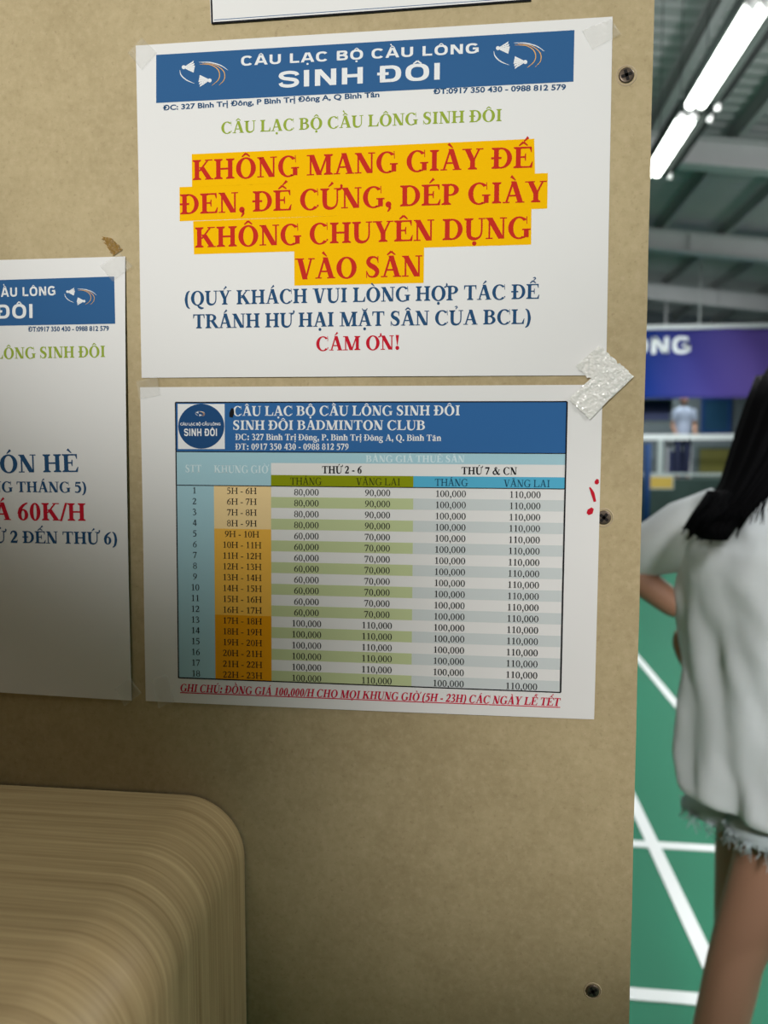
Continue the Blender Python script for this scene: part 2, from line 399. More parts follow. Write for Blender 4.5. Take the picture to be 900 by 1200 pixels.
class Sheet:
    """a sheet of paper on the board, given by its four corners; it bows a little off the board"""
    def __init__(s, corners, bow=0.0015, lift=0.0006, right=0.0, bottom=0.0):
        s.c = [onb(*c) for c in corners]           # TL TR BR BL
        s.bow, s.lift, s.right, s.bottom = bow, lift, right, bottom
        s.o = s.c[0]; s.ux = (s.c[1] - s.c[0]); s.vy = (s.c[3] - s.c[0])
    def uv(s, p):
        u = (p.x - s.o.x) / s.ux.x
        v = (p.z - s.o.z) / s.vy.z
        return u, v
    def depth(s, p):
        u, v = s.uv(p)
        u = min(max(u, 0), 1); v = min(max(v, 0), 1)
        d = s.lift + s.bow * math.sin(PI * u) * (0.4 + 0.6 * math.sin(PI * v))
        d += s.right * u ** 6 * math.sin(PI * min(max(v, 0), 1)) ** .7 + s.bottom * v ** 6 * math.sin(PI * u) ** .7
        d += 0.0003 * math.sin(7 * v + 2) * math.cos(5 * u)
        return max(d, 0.0002)
    def pix(s, px, py, layer):
        d = s.lift
        for _ in range(3):
            p = onb(px, py, d)
            d = s.depth(p)
        return onb(px, py, d + layer * 0.00009)
    def proj(s, x, z, layer):
        p = Vector((x, YB, z))
        p.y = YB - s.depth(p) - layer * 0.00009
        return p
    def paper(s, name, m, parent, n=40):
        b = MB(); v = []; f = []
        for side in (0, 1):
            for j in range(n + 1):
                for i in range(n + 1):
                    u = i / n; t = j / n
                    q = (s.c[0] * (1 - u) + s.c[1] * u) * (1 - t) + (s.c[3] * (1 - u) + s.c[2] * u) * t
                    p = s.proj(q.x, q.z, 0)
                    p.y += side * 0.00011
                    v.append(p)
        N = (n + 1) ** 2
        for j in range(n):
            for i in range(n):
                a = j * (n + 1) + i
                f.append((a, a + n + 1, a + n + 2, a + 1))
                f.append((N + a, N + a + 1, N + a + n + 2, N + a + n + 1))
        ring = [i for i in range(n)] + [j * (n + 1) + n for j in range(n)] + [n * (n + 1) + i for i in range(n, 0, -1)] + [j * (n + 1) for j in range(n, 0, -1)]
        ef = []
        for k in range(len(ring)):
            a, c = ring[k], ring[(k + 1) % len(ring)]
            ef.append((a, c, N + c, N + a))
        b.add(v, f, True)
        b.add(v, ef, False)
        return b.build(name, m, parent, fix=False)
    def quad(s, b, corners, layer, nx=None, ny=None):
        """a printed patch with pixel corners TL TR BR BL, following the paper"""
        (x0, y0), (x1, y1), (x2, y2), (x3, y3) = corners
        nx = nx or max(1, int(abs(x1 - x0) / 14)); ny = ny or max(1, int(abs(y3 - y0) / 14))
        v = []
        for j in range(ny + 1):
            for i in range(nx + 1):
                u = i / nx; t = j / ny
                px = (x0 * (1 - u) + x1 * u) * (1 - t) + (x3 * (1 - u) + x2 * u) * t
                py = (y0 * (1 - u) + y1 * u) * (1 - t) + (y3 * (1 - u) + y2 * u) * t
                v.append(s.pix(px, py, layer))
        f = [(j * (nx + 1) + i, (j + 1) * (nx + 1) + i, (j + 1) * (nx + 1) + i + 1, j * (nx + 1) + i + 1) for j in range(ny) for i in range(nx)]
        b.add(v, f)
    def text(s, b, txt, left, right, cap, layer=2, font='bold', italic=0.0, anchor=None):
        """lettering along a baseline from pixel left to pixel right, cap in pixels"""
        if font == 'heavy': wd, polys = heavy_layout(txt)
        elif font == 'sans': wd, polys = sans_layout(txt, 0.028, 1.0)
        elif font == 'sanswide': wd, polys = sans_layout(txt, 0.03, 1.12)
        elif font == 'sanslight': wd, polys = sans_layout(txt, 0.008, 1.0)
        else: wd, polys = serif_layout(txt, SERIF_BOLD if font == 'bold' else SERIF, italic)
        B = onb(*right) if right else None
        A = onb(*left) if left else None
        ref = left or right
        ch = (onb(ref[0], ref[1] - cap) - onb(*ref)).length
        if A is None: A = B - Vector((wd * ch, 0, 0))
        if B is None: B = A + Vector((wd * ch, 0, 0))
        if anchor == 'C':
            mid = A; A = mid - Vector((wd * ch / 2, 0, 0)); B = mid + Vector((wd * ch / 2, 0, 0))
        ex = (B - A) / wd
        e = ex.normalized()
        ey = Vector((-e.z, 0, e.x)) * ch
        for p in polys:
            vs = [A + ex * x + ey * y for x, y in p]
            b.add([s.proj(q.x, q.z, layer) for q in vs], [tuple(range(len(p)))])
    def lines(s, b, pts, wpx, layer):
        for q in stroke(pts, wpx if isinstance(wpx, (list, tuple)) else [wpx] * len(pts), 8):
            b.add([s.pix(x, y, layer) for x, y in q], [(0, 1, 2, 3)])
    def poly(s, b, pts, layer):
        b.add([s.pix(x, y, layer) for x, y in pts], [tuple(range(len(pts)))])

# ------------------------------------------------------------------ materials
def ink(rgb, white=222.0, rough=0.55, albedo=0.80):
    k = albedo / lin((white,) * 3)[0]
    return tuple(min(0.95, v * k) for v in lin(rgb))

M = {}
M['paper'] = mat('white_paper', (0.82, 0.82, 0.815), 0.75, 0.1, bump=0.05, bump_scale=14)
for n, c in dict(band=(50, 94, 142), amber=(240, 184, 0), red=(192, 46, 34), crimson=(190, 28, 48), green=(146, 166, 62), navy=(40, 78, 116),
                 white=(226, 228, 230), black=(26, 26, 30), table_blue=(50, 100, 156), pale_blue=(162, 200, 212), stt_blue=(165, 206, 218),
                 sand=(238, 210, 156), gold=(236, 182, 78), ochre=(222, 150, 20), olive=(136, 146, 14), leaf=(188, 199, 152), mist=(200, 207, 208),
                 cyan=(84, 172, 206), badge=(34, 74, 120), orange=(226, 172, 96), soft=(206, 226, 232), wine=(196, 26, 62), dark_olive=(62, 66, 20), dark_cyan=(30, 70, 96)).items():
    M[n] = mat('print_' + n, ink(c), 0.8, 0.08)

def board_material():
    m = bpy.data.materials.new('particle_board')
    m.use_nodes = True
    nt = m.node_tree; L = nt.links.new
    b = nt.nodes['Principled BSDF']
    b.inputs['Roughness'].default_value = 0.7
    b.inputs['Specular IOR Level'].default_value = 0.1
    tc = nt.nodes.new('ShaderNodeTexCoord')
    def noise_n(scale, detail, rough=.6):
        n = nt.nodes.new('ShaderNodeTexNoise'); n.inputs['Scale'].default_value = scale
        n.inputs['Detail'].default_value = detail; n.inputs['Roughness'].default_value = rough
        L(tc.outputs['Object'], n.inputs['Vector']); return n
    big = noise_n(9, 6, .65); fine = noise_n(420, 3, .7); mid = noise_n(70, 5, .7); grain = noise_n(230, 3, .6)
    def mixc(fac, a, c):
        x = nt.nodes.new('ShaderNodeMix'); x.data_type = 'RGBA'
        if hasattr(fac, 'is_linked') or not isinstance(fac, (int, float)): L(fac, x.inputs[0])
        else: x.inputs[0].default_value = fac
        for i, q in ((6, a), (7, c)):
            if isinstance(q, tuple): x.inputs[i].default_value = (*q, 1)
            else: L(q, x.inputs[i])
        return x.outputs[2]
    def ramp(src, p0, p1, c0=0.0, c1=1.0):
        r = nt.nodes.new('ShaderNodeMapRange'); r.inputs[1].default_value = p0; r.inputs[2].default_value = p1
        r.inputs[3].default_value = c0; r.inputs[4].default_value = c1
        L(src, r.inputs[0]); return r.outputs[0]
    c = mixc(ramp(big.outputs['Fac'], .40, .60), (0.43, 0.350, 0.200), (0.52, 0.432, 0.255))
    c2 = mixc(ramp(mid.outputs['Fac'], .3, .7), (0.40, 0.315, 0.178), (0.54, 0.435, 0.265))
    c = mixc(0.45, c, c2)
    c = mixc(ramp(grain.outputs['Fac'], .52, .70, 0, .30), c, (0.60, 0.495, 0.315))
    c = mixc(ramp(grain.outputs['Fac'], .46, .28, 0, .28), c, (0.34, 0.265, 0.145))
    c = mixc(ramp(fine.outputs['Fac'], .60, .74, 0, .45), c, (0.30, 0.22, 0.125))
    c = mixc(ramp(fine.outputs['Fac'], .40, .28, 0, .35), c, (0.60, 0.47, 0.31))
    L(c, b.inputs['Base Color'])
    bp = nt.nodes.new('ShaderNodeBump'); bp.inputs['Strength'].default_value = 0.12; bp.inputs['Distance'].default_value = 0.002
    L(mid.outputs['Fac'], bp.inputs['Height']); L(bp.outputs['Normal'], b.inputs['Normal'])
    return m
M['board'] = board_material()

def grain_material():
    """wood laminate: the grain runs along the bend, streaks vary across the depth (Y) and drift slowly along the profile (UV)"""
    m = bpy.data.materials.new('oak_laminate')
    m.use_nodes = True
    nt = m.node_tree; L = nt.links.new
    b = nt.nodes['Principled BSDF']
    b.inputs['Roughness'].default_value = 0.36
    b.inputs['Specular IOR Level'].default_value = 0.4
    uv = nt.nodes.new('ShaderNodeUVMap')
    mp = nt.nodes.new('ShaderNodeMapping'); mp.inputs['Scale'].default_value = (9, 430, 1)
    L(uv.outputs['UV'], mp.inputs['Vector'])
    n = nt.nodes.new('ShaderNodeTexNoise'); n.inputs['Scale'].default_value = 1.0; n.inputs['Detail'].default_value = 5; n.inputs['Distortion'].default_value = 0.35
    L(mp.outputs['Vector'], n.inputs['Vector'])
    mp2 = nt.nodes.new('ShaderNodeMapping'); mp2.inputs['Scale'].default_value = (5, 110, 1)
    L(uv.outputs['UV'], mp2.inputs['Vector'])
    n2 = nt.nodes.new('ShaderNodeTexNoise'); n2.inputs['Scale'].default_value = 1.0; n2.inputs['Detail'].default_value = 3
    L(mp2.outputs['Vector'], n2.inputs['Vector'])
    ad = nt.nodes.new('ShaderNodeMath'); ad.operation = 'MULTIPLY_ADD'; ad.inputs[1].default_value = 0.55
    sc2 = nt.nodes.new('ShaderNodeMath'); sc2.operation = 'MULTIPLY'; sc2.inputs[1].default_value = 0.45
    L(n2.outputs['Fac'], sc2.inputs[0]); L(n.outputs['Fac'], ad.inputs[0]); L(sc2.outputs[0], ad.inputs[2])
    r = nt.nodes.new('ShaderNodeValToRGB')
    e = r.color_ramp.elements
    e[0].position = 0.31; e[0].color = (0.235, 0.158, 0.072, 1)
    e[1].position = 0.71; e[1].color = (0.47, 0.350, 0.182, 1)
    L(ad.outputs[0], r.inputs[0]); L(r.outputs[0], b.inputs['Base Color'])
    bp = nt.nodes.new('ShaderNodeBump'); bp.inputs['Strength'].default_value = 0.12; bp.inputs['Distance'].default_value = 0.001
    L(n.outputs['Fac'], bp.inputs['Height']); L(bp.outputs['Normal'], b.inputs['Normal'])
    return m
M['laminate'] = grain_material()

# ------------------------------------------------------------------ the hall: floor, roof, walls
M['court'] = mat('green_court', (0.011, 0.150, 0.080), 0.6, 0.2, noise_scale=1.2, noise_amt=0.06)
M['line'] = mat('court_line_white', (0.70, 0.73, 0.72), 0.6)
M['steel'] = mat('grey_painted_steel', (0.50, 0.51, 0.51), 0.5, noise_scale=3, noise_amt=0.08)
M['sheet_metal'] = mat('roof_sheet', (0.38, 0.385, 0.385), 0.5, noise_scale=2, noise_amt=0.1)
M['wall'] = mat('hall_wall', (0.10, 0.12, 0.13), 0.8, noise_scale=2, noise_amt=0.2)
M['white_metal'] = mat('white_metal', (0.75, 0.78, 0.78), 0.4)
M['dark_metal'] = mat('dark_housing', (0.05, 0.07, 0.065), 0.5)
M['navy_paint'] = mat('navy_paint', (0.012, 0.02, 0.07), 0.6)
M['blue_paint'] = mat('blue_paint', (0.008, 0.04, 0.14), 0.6)

b = MB(); b.box((-8, -4, -0.1), (9, 20, 0))
tag(b.build('floor', M['court']), kind='structure')

XV = 554                                            # the court runs straight away from the board
def court_line(xa, ya, xb, yb, label, group):
    b = MB(); b.box((xa, ya, 0.0), (xb, yb, 0.003))
    return tag(b.build('court_line', M['line']), label, 'court line', group)
H = CAM.z
def floor_at(px, py):
    d = ray(px, py)
    return CAM + d * (-CAM.z / d.z)
xs1 = (floor_at(768.5, 995).x + floor_at(825, 1120).x) / 2
xs2 = (floor_at(799, 837.5).x + floor_at(765.5, 790).x) / 2
y1 = floor_at(780, 1168.5).y; y2 = floor_at(790, 992).y
HW = 0.0225
court_line(xs1 - HW, y1 - HW, xs1 + HW, 15.3, 'white inner sideline running away nearest the board edge', 'court lines')
court_line(xs2 - HW, y1 - HW, xs2 + HW, 15.3, 'white outer sideline running away behind the person in the white shirt', 'court lines')
court_line(-5.0, y1 - HW, xs1 - HW, y1 + HW, 'white crossways boundary line at the bottom of the photo', 'court lines')
court_line(-5.0, y2 - HW, xs1 - HW, y2 + HW, 'second white crossways line from the bottom, left of the inner sideline', 'court lines')
court_line(xs1 + HW, y2 - HW, xs2 - HW, y2 + HW, 'short white crossways line between the sidelines, beside the bare leg', 'court lines')

# roof: sheets sloping down to the right, rafters across, purlins along the court
RS = -0.13                                           # slope
def roof_z(x): return CAM.z + 3.55 + RS * (x - 1.5)
b = MB(); v = []; f = []
n = 200; X0, X1 = -7.5, 9.0
for i in range(n + 1):
    x = X0 + (X1 - X0) * i / n
    z = roof_z(x) + 0.52
    for yy in (-4, 20): v.append((x, yy, z))
f = [(2 * i, 2 * i + 1, 2 * i + 3, 2 * i + 2) for i in range(n)]
b.add(v, f)
# the sheets' ribs, part of the roof's own surface
for k in range(118):
    yy = -3.8 + k * 0.2
    for q in (0,):
        x0, x1 = X0, X1
        b.add([(x0, yy, roof_z(x0) + .52), (x1, yy, roof_z(x1) + .52), (x1, yy + .04, roof_z(x1) + .500), (x0, yy + .04, roof_z(x0) + .500), (x1, yy + .08, roof_z(x1) + .52), (x0, yy + .08, roof_z(x0) + .52)],
              [(0, 1, 2, 3), (3, 2, 4, 5)])
tag(b.build('ceiling', M['sheet_metal']), kind='structure')
for k, yy in enumerate((2.6, 6.0, 9.4, 12.8, 16.2)):
    b = MB()
    for (dz0, dz1, hw) in ((0.0, 0.022, 0.10), (0.022, 0.32, 0.008), (0.30, 0.32, 0.10)):
        b.prism([(X0, yy - hw, roof_z(X0) + dz0), (X1, yy - hw, roof_z(X1) + dz0), (X1, yy - hw, roof_z(X1) + dz1), (X0, yy - hw, roof_z(X0) + dz1)], (0, 2 * hw, 0))
    for xx in (0.4, 1.9, 3.4, 4.9, 6.4):
        b.box((xx - .006, yy - .08, roof_z(xx) + .02), (xx + .006, yy + .08, roof_z(xx) + .30))
    tag(b.build('trim_roof_rafter', M['steel']), 'grey steel roof rafter crossing the hall', 'rafter', 'roof rafters', 'structure')
for k in range(11):
    xx = -1.8 + k * 0.95
    b = MB()
    b.box((xx, -4, roof_z(xx) + .322), (xx + .012, 20, roof_z(xx) + .500))
    b.box((xx, -4, roof_z(xx) + .322), (xx + .085, 20, roof_z(xx) + .334))
    tag(b.build('trim_roof_purlin', M['sheet_metal']), 'grey steel purlin running along the hall roof', 'purlin', 'roof purlins', 'structure')
b = MB(); b.box((-8, 19.6, 0), (9, 19.8, 6.2)); tag(b.build('wall_far', M['wall']), kind='structure')
b = MB(); b.box((9, -4, 0), (9.15, 20, 5.2)); tag(b.build('wall_right', M['wall']), kind='structure')

# ------------------------------------------------------------------ the particle board partition
p_tr = onb(767, 0); p_br = onb(737, 1200)
b = MB()
def edge_x(z):
    t = (z - p_br.z) / (p_tr.z - p_br.z)
    return p_br.x + (p_tr.x - p_br.x) * t
TH = 0.017
ZT, ZB = 2.25, 0.0
zs = [ZB + (ZT - ZB) * k / 60 for k in range(61)]
pts = [(-1.5, YB, ZB)] + [(edge_x(z) + 0.0006 * noise.noise(Vector((0, 0, z * 60))), YB, z) for z in zs] + [(-1.5, YB, ZT)]
b.prism(pts, (0, TH, 0))
tag(b.build('wall_partition', M['board']), 'tan particle board partition panel behind the paper notices', 'wall', None, 'structure')

# ------------------------------------------------------------------ the counter with the bent laminate corner
ct = onb(0, 918); cs = onb(288.5, 1100); ctr = onb(235, 931.5)
top_z = (ct.z + ctr.z) / 2
sx = cs.x
rad = 0.041
b = MB()
YN = -0.35                                          # near end, behind the camera
Yf = YB - 0.0015
prof = [(-1.2, top_z)]
prof += [(-0.9, top_z), (-0.5, top_z)]
for k in range(21):
    a = PI / 2 * (1 - k / 20)
    prof.append((sx - rad + rad * math.cos(a), top_z - rad + rad * math.sin(a)))
prof += [(sx, top_z - 0.3), (sx, 0.02)]
me = bpy.data.meshes.new('bent_top')
T2 = 0.022
inner = []
for i, (x, z) in enumerate(prof):
    a = prof[max(i - 1, 0)]; c = prof[min(i + 1, len(prof) - 1)]
    dx, dz = c[0] - a[0], c[1] - a[1]; l = math.hypot(dx, dz)
    inner.append((x + dz / l * T2, z - dx / l * T2))
ny = 12
V = []; F = []; UVS = []
arc = [0]
for i in range(1, len(prof)): arc.append(arc[-1] + math.hypot(prof[i][0] - prof[i - 1][0], prof[i][1] - prof[i - 1][1]))
for P in (prof, inner):
    for (x, z), s_ in zip(P, arc):
        for j in range(ny + 1):
            yy = YN + (Yf - YN) * j / ny
            V.append((x, yy, z)); UVS.append((s_, yy))
N = len(prof) * (ny + 1)
for i in range(len(prof) - 1):
    for j in range(ny):
        a = i * (ny + 1) + j
        F.append((a, a + ny + 1, a + ny + 2, a + 1)); F.append((N + a, N + a + 1, N + a + ny + 2, N + a + ny + 1))
    for j in (0, ny):
        a = i * (ny + 1) + j
        F.append((a, N + a, N + a + ny + 1, a + ny + 1) if j == 0 else (a, a + ny + 1, N + a + ny + 1, N + a))
for i in (0, len(prof) - 1):
    for j in range(ny):
        a = i * (ny + 1) + j
        F.append((a, a + 1, N + a + 1, N + a))
me.from_pydata(V, [], F)
ul = me.uv_layers.new(name='UVMap')
for lp in me.loops: ul.data[lp.index].uv = UVS[lp.vertex_index]
bm = bmesh.new(); bm.from_mesh(me); bmesh.ops.recalc_face_normals(bm, faces=bm.faces); bm.to_mesh(me); bm.free()
for p in me.polygons: p.use_smooth = True
counter = empty('counter', (sx - .4, 0.1, 0), 'brown wood grain counter with rounded corner at lower left, against the board', 'counter')
ob = link('bent_top', me, M['laminate'], counter)
for i, p in enumerate(me.polygons):
    pass
es = ob.modifiers.new('edges', 'EDGE_SPLIT'); es.split_angle = math.radians(50)
b = MB(); b.box((-1.18, YN + .02, 0.0), (sx - T2 - .004, Yf - .03, 0.08)); b.build('plinth', M['dark_metal'], counter)
b = MB(); b.box((-1.2, YN + .03, 0.08), (-1.17, Yf - .03, top_z - T2 - .002)); b.build('end_panel', M['laminate'], counter)

# ------------------------------------------------------------------ the paper notices
def emblem(sh, parent, tip, k, rot=0.0, layer=2):
    """two shuttlecocks and their curving trails; tip = pixel of the left cork, k = scale"""
    cr, sr = math.cos(rot), math.sin(rot)
    def q(x, y):
        x, y = (x - 190) / 3 * k, (y - 237) / 3 * k
        return (tip[0] + x * cr - y * sr, tip[1] + x * sr + y * cr)
    wb = MB(); ob_ = MB()
    fx = max(0.35, k)
    for (cx, cy), sgn, dyy in (((190, 237), 1, -7), ((292, 282), -1, 8)):
        def e(x, y): return q(cx + sgn * x, cy + (y if sgn > 0 else -y))
        cork = [e(6 + 7 * math.cos(a), -2 + 7 * math.sin(a)) for a in [2 * PI * i / 10 for i in range(10)]]
        sh.poly(wb, cork, layer)
        for ft in range(5):
            y0 = -6 + ft * 2; y1 = -24 + ft * 8.5
            sh.poly(wb, [e(12, y0), e(12, y0 + 2), e(44 - abs(ft - 2) * 2, y1 + 8.0), e(46 - abs(ft - 2) * 2, y1)], layer)
        for xx in (24, 32):
            sh.lines(wb, [e(xx, -4 - xx * .32), e(xx, 3 + xx * .18)], 0.9 * fx, layer)
    sh.lines(wb, [q(182, 245), q(186, 262), q(204, 280), q(232, 293)], [.3 * fx, 1.3 * fx, 1.2 * fx, .3 * fx], layer)
    sh.lines(wb, [q(250, 219), q(288, 221), q(325, 232), q(351, 250)], [.3 * fx, 1.2 * fx, 1.2 * fx, .3 * fx], layer)
    sh.lines(ob_, [q(252, 226), q(292, 230), q(318, 250), q(318, 280), q(292, 303)], [.3 * fx, .8 * fx, 1.1 * fx, .9 * fx, .3 * fx], layer)
    sh.lines(ob_, [q(262, 223), q(306, 230), q(336, 254), q(337, 282), q(318, 302)], [.3 * fx, .8 * fx, 1.0 * fx, .8 * fx, .3 * fx], layer)
    o = wb.build('shuttlecock_emblem', M['white'], parent, fix=False)
    ob_.build('orange_trail', M['orange'], o, fix=False)

def notice(name, loc_px, label, cat='notice', group=None):
    p = onb(*loc_px)
    return empty(name, p, label, cat, group)

# 1: the court shoe warning, topmost whole sheet
U = Sheet([(160, 54.5), (717.6, 20.5), (710, 440), (166.7, 443)], bow=0.0012, lift=0.0008, bottom=0.0007)
e = notice('notice_sheet', (440, 441), 'white warning notice with four amber highlighted red lines, taped above the price table', 'notice', 'paper notices on the board')
U.paper('paper', M['paper'], e)
b = MB(); U.quad(b, [(183, 64.3), (673.2, 35.2), (672, 95.7), (183, 120.7)], 1)
hd = b.build('header_band', M['band'], e, fix=False)
b = MB()
U.text(b, 'CÂU LẠC BỘ CẦU LÔNG', (282.5, 78.6), (562, 63.4), 11.2, 2, 'heavy')
U.text(b, 'SINH ĐÔI', (326, 104.6), (518, 94.6), 19.2, 2, 'heavy')
b.build('header_lettering', M['white'], hd, fix=False)
emblem(U, hd, (213.3, 79.5), 1.0, -0.03)
emblem(U, hd, (581.5, 57.2), 1.05, -0.03)
b = MB()
U.text(b, 'ĐC: 327 Bình Trị Đông, P Bình Trị Đông A, Q Bình Tân', (191.7, 130.2), (445, 115.3), 5.8, 1, 'sans')
U.text(b, 'ĐT:0917 350 430 - 0988 812 579', (507.8, 111.8), (662.8, 106.2), 6.2, 1, 'sans')
b.build('address_lettering', M['navy'], e, fix=False)
b = MB(); U.text(b, 'CÂU LẠC BỘ CẦU LÔNG SINH ĐÔI', (259.5, 157.8), (588.5, 143.3), 13.6, 1)
b.build('club_name_lettering', M['green'], e, fix=False)
b = MB()
U.quad(b, [(224.7, 180.7), (626, 162.6), (627, 203.4), (225, 219.3)], 1)
U.quad(b, [(210.3, 219.3), (642, 202.8), (641.3, 244.4), (210.6, 259.2)], 1)
U.quad(b, [(226.3, 259.2), (622.8, 244.4), (622.4, 286.6), (227.3, 298)], 1)
U.quad(b, [(344.7, 294.6), (497, 290.2), (496.4, 331.6), (345, 334.7)], 1)
hl = b.build('highlight', M['amber'], e, fix=False)
b = MB()
U.text(b, 'KHÔNG MANG GIÀY ĐẾ', (226, 212), (624.5, 197.6), 23.4)
U.text(b, 'ĐEN, ĐẾ CỨNG, DÉP GIÀY', (211.5, 252), (640.5, 237.6), 23.4)
U.text(b, 'KHÔNG CHUYÊN DỤNG', (229, 291), (621.5, 279.6), 23.6)
U.text(b, 'VÀO SÂN', (346.3, 328), (495.2, 324.6), 24)
b.build('warning_lettering', M['red'], hl, fix=False)
b = MB()
U.text(b, '(QUÝ KHÁCH VUI LÒNG HỢP TÁC ĐỂ', (217, 358.5), (632, 350.6), 16.4)
U.text(b, 'TRÁNH HƯ HẠI MẶT SÂN CỦA BCL)', (227, 385.4), (622.5, 380), 16.4)
b.build('request_lettering', M['navy'], e, fix=False)
b = MB(); U.text(b, 'CÁM ƠN!', (370.5, 411.5), (469.6, 410), 16.4)
b.build('thanks_lettering', M['crimson'], e, fix=False)

# 2: the summer offer, cut by the left edge of the photo
PW = onb(147.5, 301) - onb(147.5, 820)
S2 = Sheet([(-226, 312), (147.5, 301), (155, 820.5), (-204, 796)], bow=0.0022, lift=0.0008, right=0.0026, bottom=0.001)
e = notice('notice_sheet', (0, 815), 'white offer notice with a red 60K/H price, cut off by the photo\'s left edge', 'notice', 'paper notices on the board')
S2.paper('paper', M['paper'], e)
b = MB(); S2.quad(b, [(-157, 333), (133.8, 324), (135, 379.4), (-157, 384.5)], 1)
hd = b.build('header_band', M['band'], e, fix=False)
b = MB()
S2.text(b, 'CÂU LẠC BỘ CẦU LÔNG', (-97, 352), (67.5, 346.6), 10.4, 2, 'heavy')
S2.text(b, 'SINH ĐÔI', (-72, 375.6), (42, 373.4), 16.2, 2, 'heavy')
b.build('header_lettering', M['white'], hd, fix=False)
emblem(S2, hd, (77.7, 342.2), 0.66, 0.02)
emblem(S2, hd, (-140, 348), 0.66, 0.02)
b = MB(); S2.text(b, 'ĐT:0917 350 430 - 0988 812 579', (35.3, 389.2), (129.6, 388.2), 5.4, 1, 'sans')
b.build('phone_lettering', M['navy'], e, fix=False)
b = MB(); S2.text(b, 'CÂU LẠC BỘ CẦU LÔNG SINH ĐÔI', (-147, 424), (126, 419), 12.8, 1)
b.build('club_name_lettering', M['green'], e, fix=False)
for tx, l_, r_, cp in (('ĐÓN HÈ', (-17.5, 554), (95, 553), 20.6), ('(TRONG THÁNG 5)', None, (104.3, 577), 12.4), ('(THỨ 2 ĐẾN THỨ 6)', None, (140.5, 637.5), 14.2)):
    b = MB(); S2.text(b, tx, l_, r_, cp); b.build('offer_lettering', M['navy'], e, fix=False)
b = MB(); S2.text(b, 'GIÁ 60K/H', None, (103.6, 610), 20.4)
b.build('price_lettering', M['crimson'], e, fix=False)

# 3: the price table
T = Sheet([(165, 454), (706, 451), (696, 842.5), (171.5, 821)], bow=0.0014, lift=0.0008, right=0.0006, bottom=0.0008)
e = notice('price_list_sheet', (430, 832), 'white sheet printed with a blue headed table of hourly court prices', 'price list', 'paper notices on the board')
T.paper('paper', M['paper'], e)
C4 = [(205.5, 471.6), (664.6, 470.6), (657, 811.5), (209.2, 794.2)]
def tp(s, t):
    (x0, y0), (x1, y1), (x2, y2), (x3, y3) = C4
    return ((x0 * (1 - s) + x1 * s) * (1 - t) + (x3 * (1 - s) + x2 * s) * t, (y0 * (1 - s) + y1 * s) * (1 - t) + (y3 * (1 - s) + y2 * s) * t)
def cell(b, s0, s1, t0, t1, layer=1):
    T.quad(b, [tp(s0, t0), tp(s1, t0), tp(s1, t1), tp(s0, t1)], layer)
R1, R2, R3, R4 = 0.1785, 0.2175, 0.2605, 0.3005
RH = (1 - R4) / 18
c1, c2, c3 = 0.0965, 0.2435, 0.6095
b = MB(); cell(b, 0, 1, 0, R1); hd = b.build('header_band', M['table_blue'], e, fix=False)
b = MB(); T.quad(b, [(208.2, 473.4), (263.2, 473.4), (263.4, 526.2), (208.6, 526.2)], 2); sq = b.build('badge', M['white'], hd, fix=False)
b = MB(); T.poly(b, [(235.8 + 27 * math.cos(2 * PI * k / 40), 499.6 + 26.3 * math.sin(2 * PI * k / 40)) for k in range(40)], 3)
b.build('badge_disc', M['badge'], hd, fix=False)
emblem(T, hd, (229.6, 483.4), 0.2, 0.0, 4)
b = MB()
T.text(b, 'CÂU LẠC BỘ CẦU LÔNG', (212.2, 498.6), (259.4, 498.6), 2.9, 4, 'sans')
T.text(b, 'SINH ĐÔI', (216.5, 511), (255.8, 511), 8.6, 4, 'heavy')
T.text(b, 'CÂU LẠC BỘ CẦU LÔNG SINH ĐÔI', (273.5, 487.4), (539.5, 486.8), 11.2)
T.text(b, 'SINH ĐÔI BADMINTON CLUB', (273.5, 503.8), (498.8, 504), 11)
T.text(b, 'ĐC: 327 Bình Trị Đông, P. Bình Trị Đông A, Q. Bình Tân', (276.5, 515.7), (517.2, 517), 7.2)
T.text(b, 'ĐT: 0917 350 430 - 0988 812 579', (276.5, 527), (409.5, 527.2), 7.2)
b.build('header_lettering', M['white'], hd, fix=False)
b = MB(); cell(b, 0, 1, R1, R2); cell(b, 0, c2, R2, R4); cell(b, 0, c1, R4, 1)
b.build('pale_blue_cells', M['pale_blue'], e, fix=False)
b = MB(); cell(b, c2, c3, R3, R4); b.build('olive_cells', M['olive'], e, fix=False)
b = MB(); cell(b, c3, 1, R3, R4); b.build('cyan_cells', M['cyan'], e, fix=False)
for nm, mm, r0, r1 in (('sand_cells', 'sand', 0, 4), ('gold_cells', 'gold', 4, 12), ('ochre_cells', 'ochre', 12, 18)):
    b = MB(); cell(b, c1, c2, R4 + RH * r0, R4 + RH * r1); b.build(nm, M[mm], e, fix=False)
b = MB(); b2 = MB()
for r in range(1, 18, 2):
    cell(b, c2, c3, R4 + RH * r, R4 + RH * (r + 1)); cell(b2, c3, 1, R4 + RH * r, R4 + RH * (r + 1))
b.build('green_stripes', M['leaf'], e, fix=False); b2.build('grey_stripes', M['mist'], e, fix=False)
b = MB()
for (s0, t0), (s1, t1), wd in (((0, 0), (1, 0), 1.4), ((0, 1), (1, 1), 1.4), ((0, 0), (0, 1), 1.3), ((1, 0), (1, 1), 1.8), ((0, R1), (1, R1), 1.1), ((0, R4), (1, R4), 1.0)):
    pts = [tp(s0 + (s1 - s0) * k / 12, t0 + (t1 - t0) * k / 12) for k in range(13)]
    T.lines(b, pts, wd, 3)
b.build('table_border', M['black'], e, fix=False)
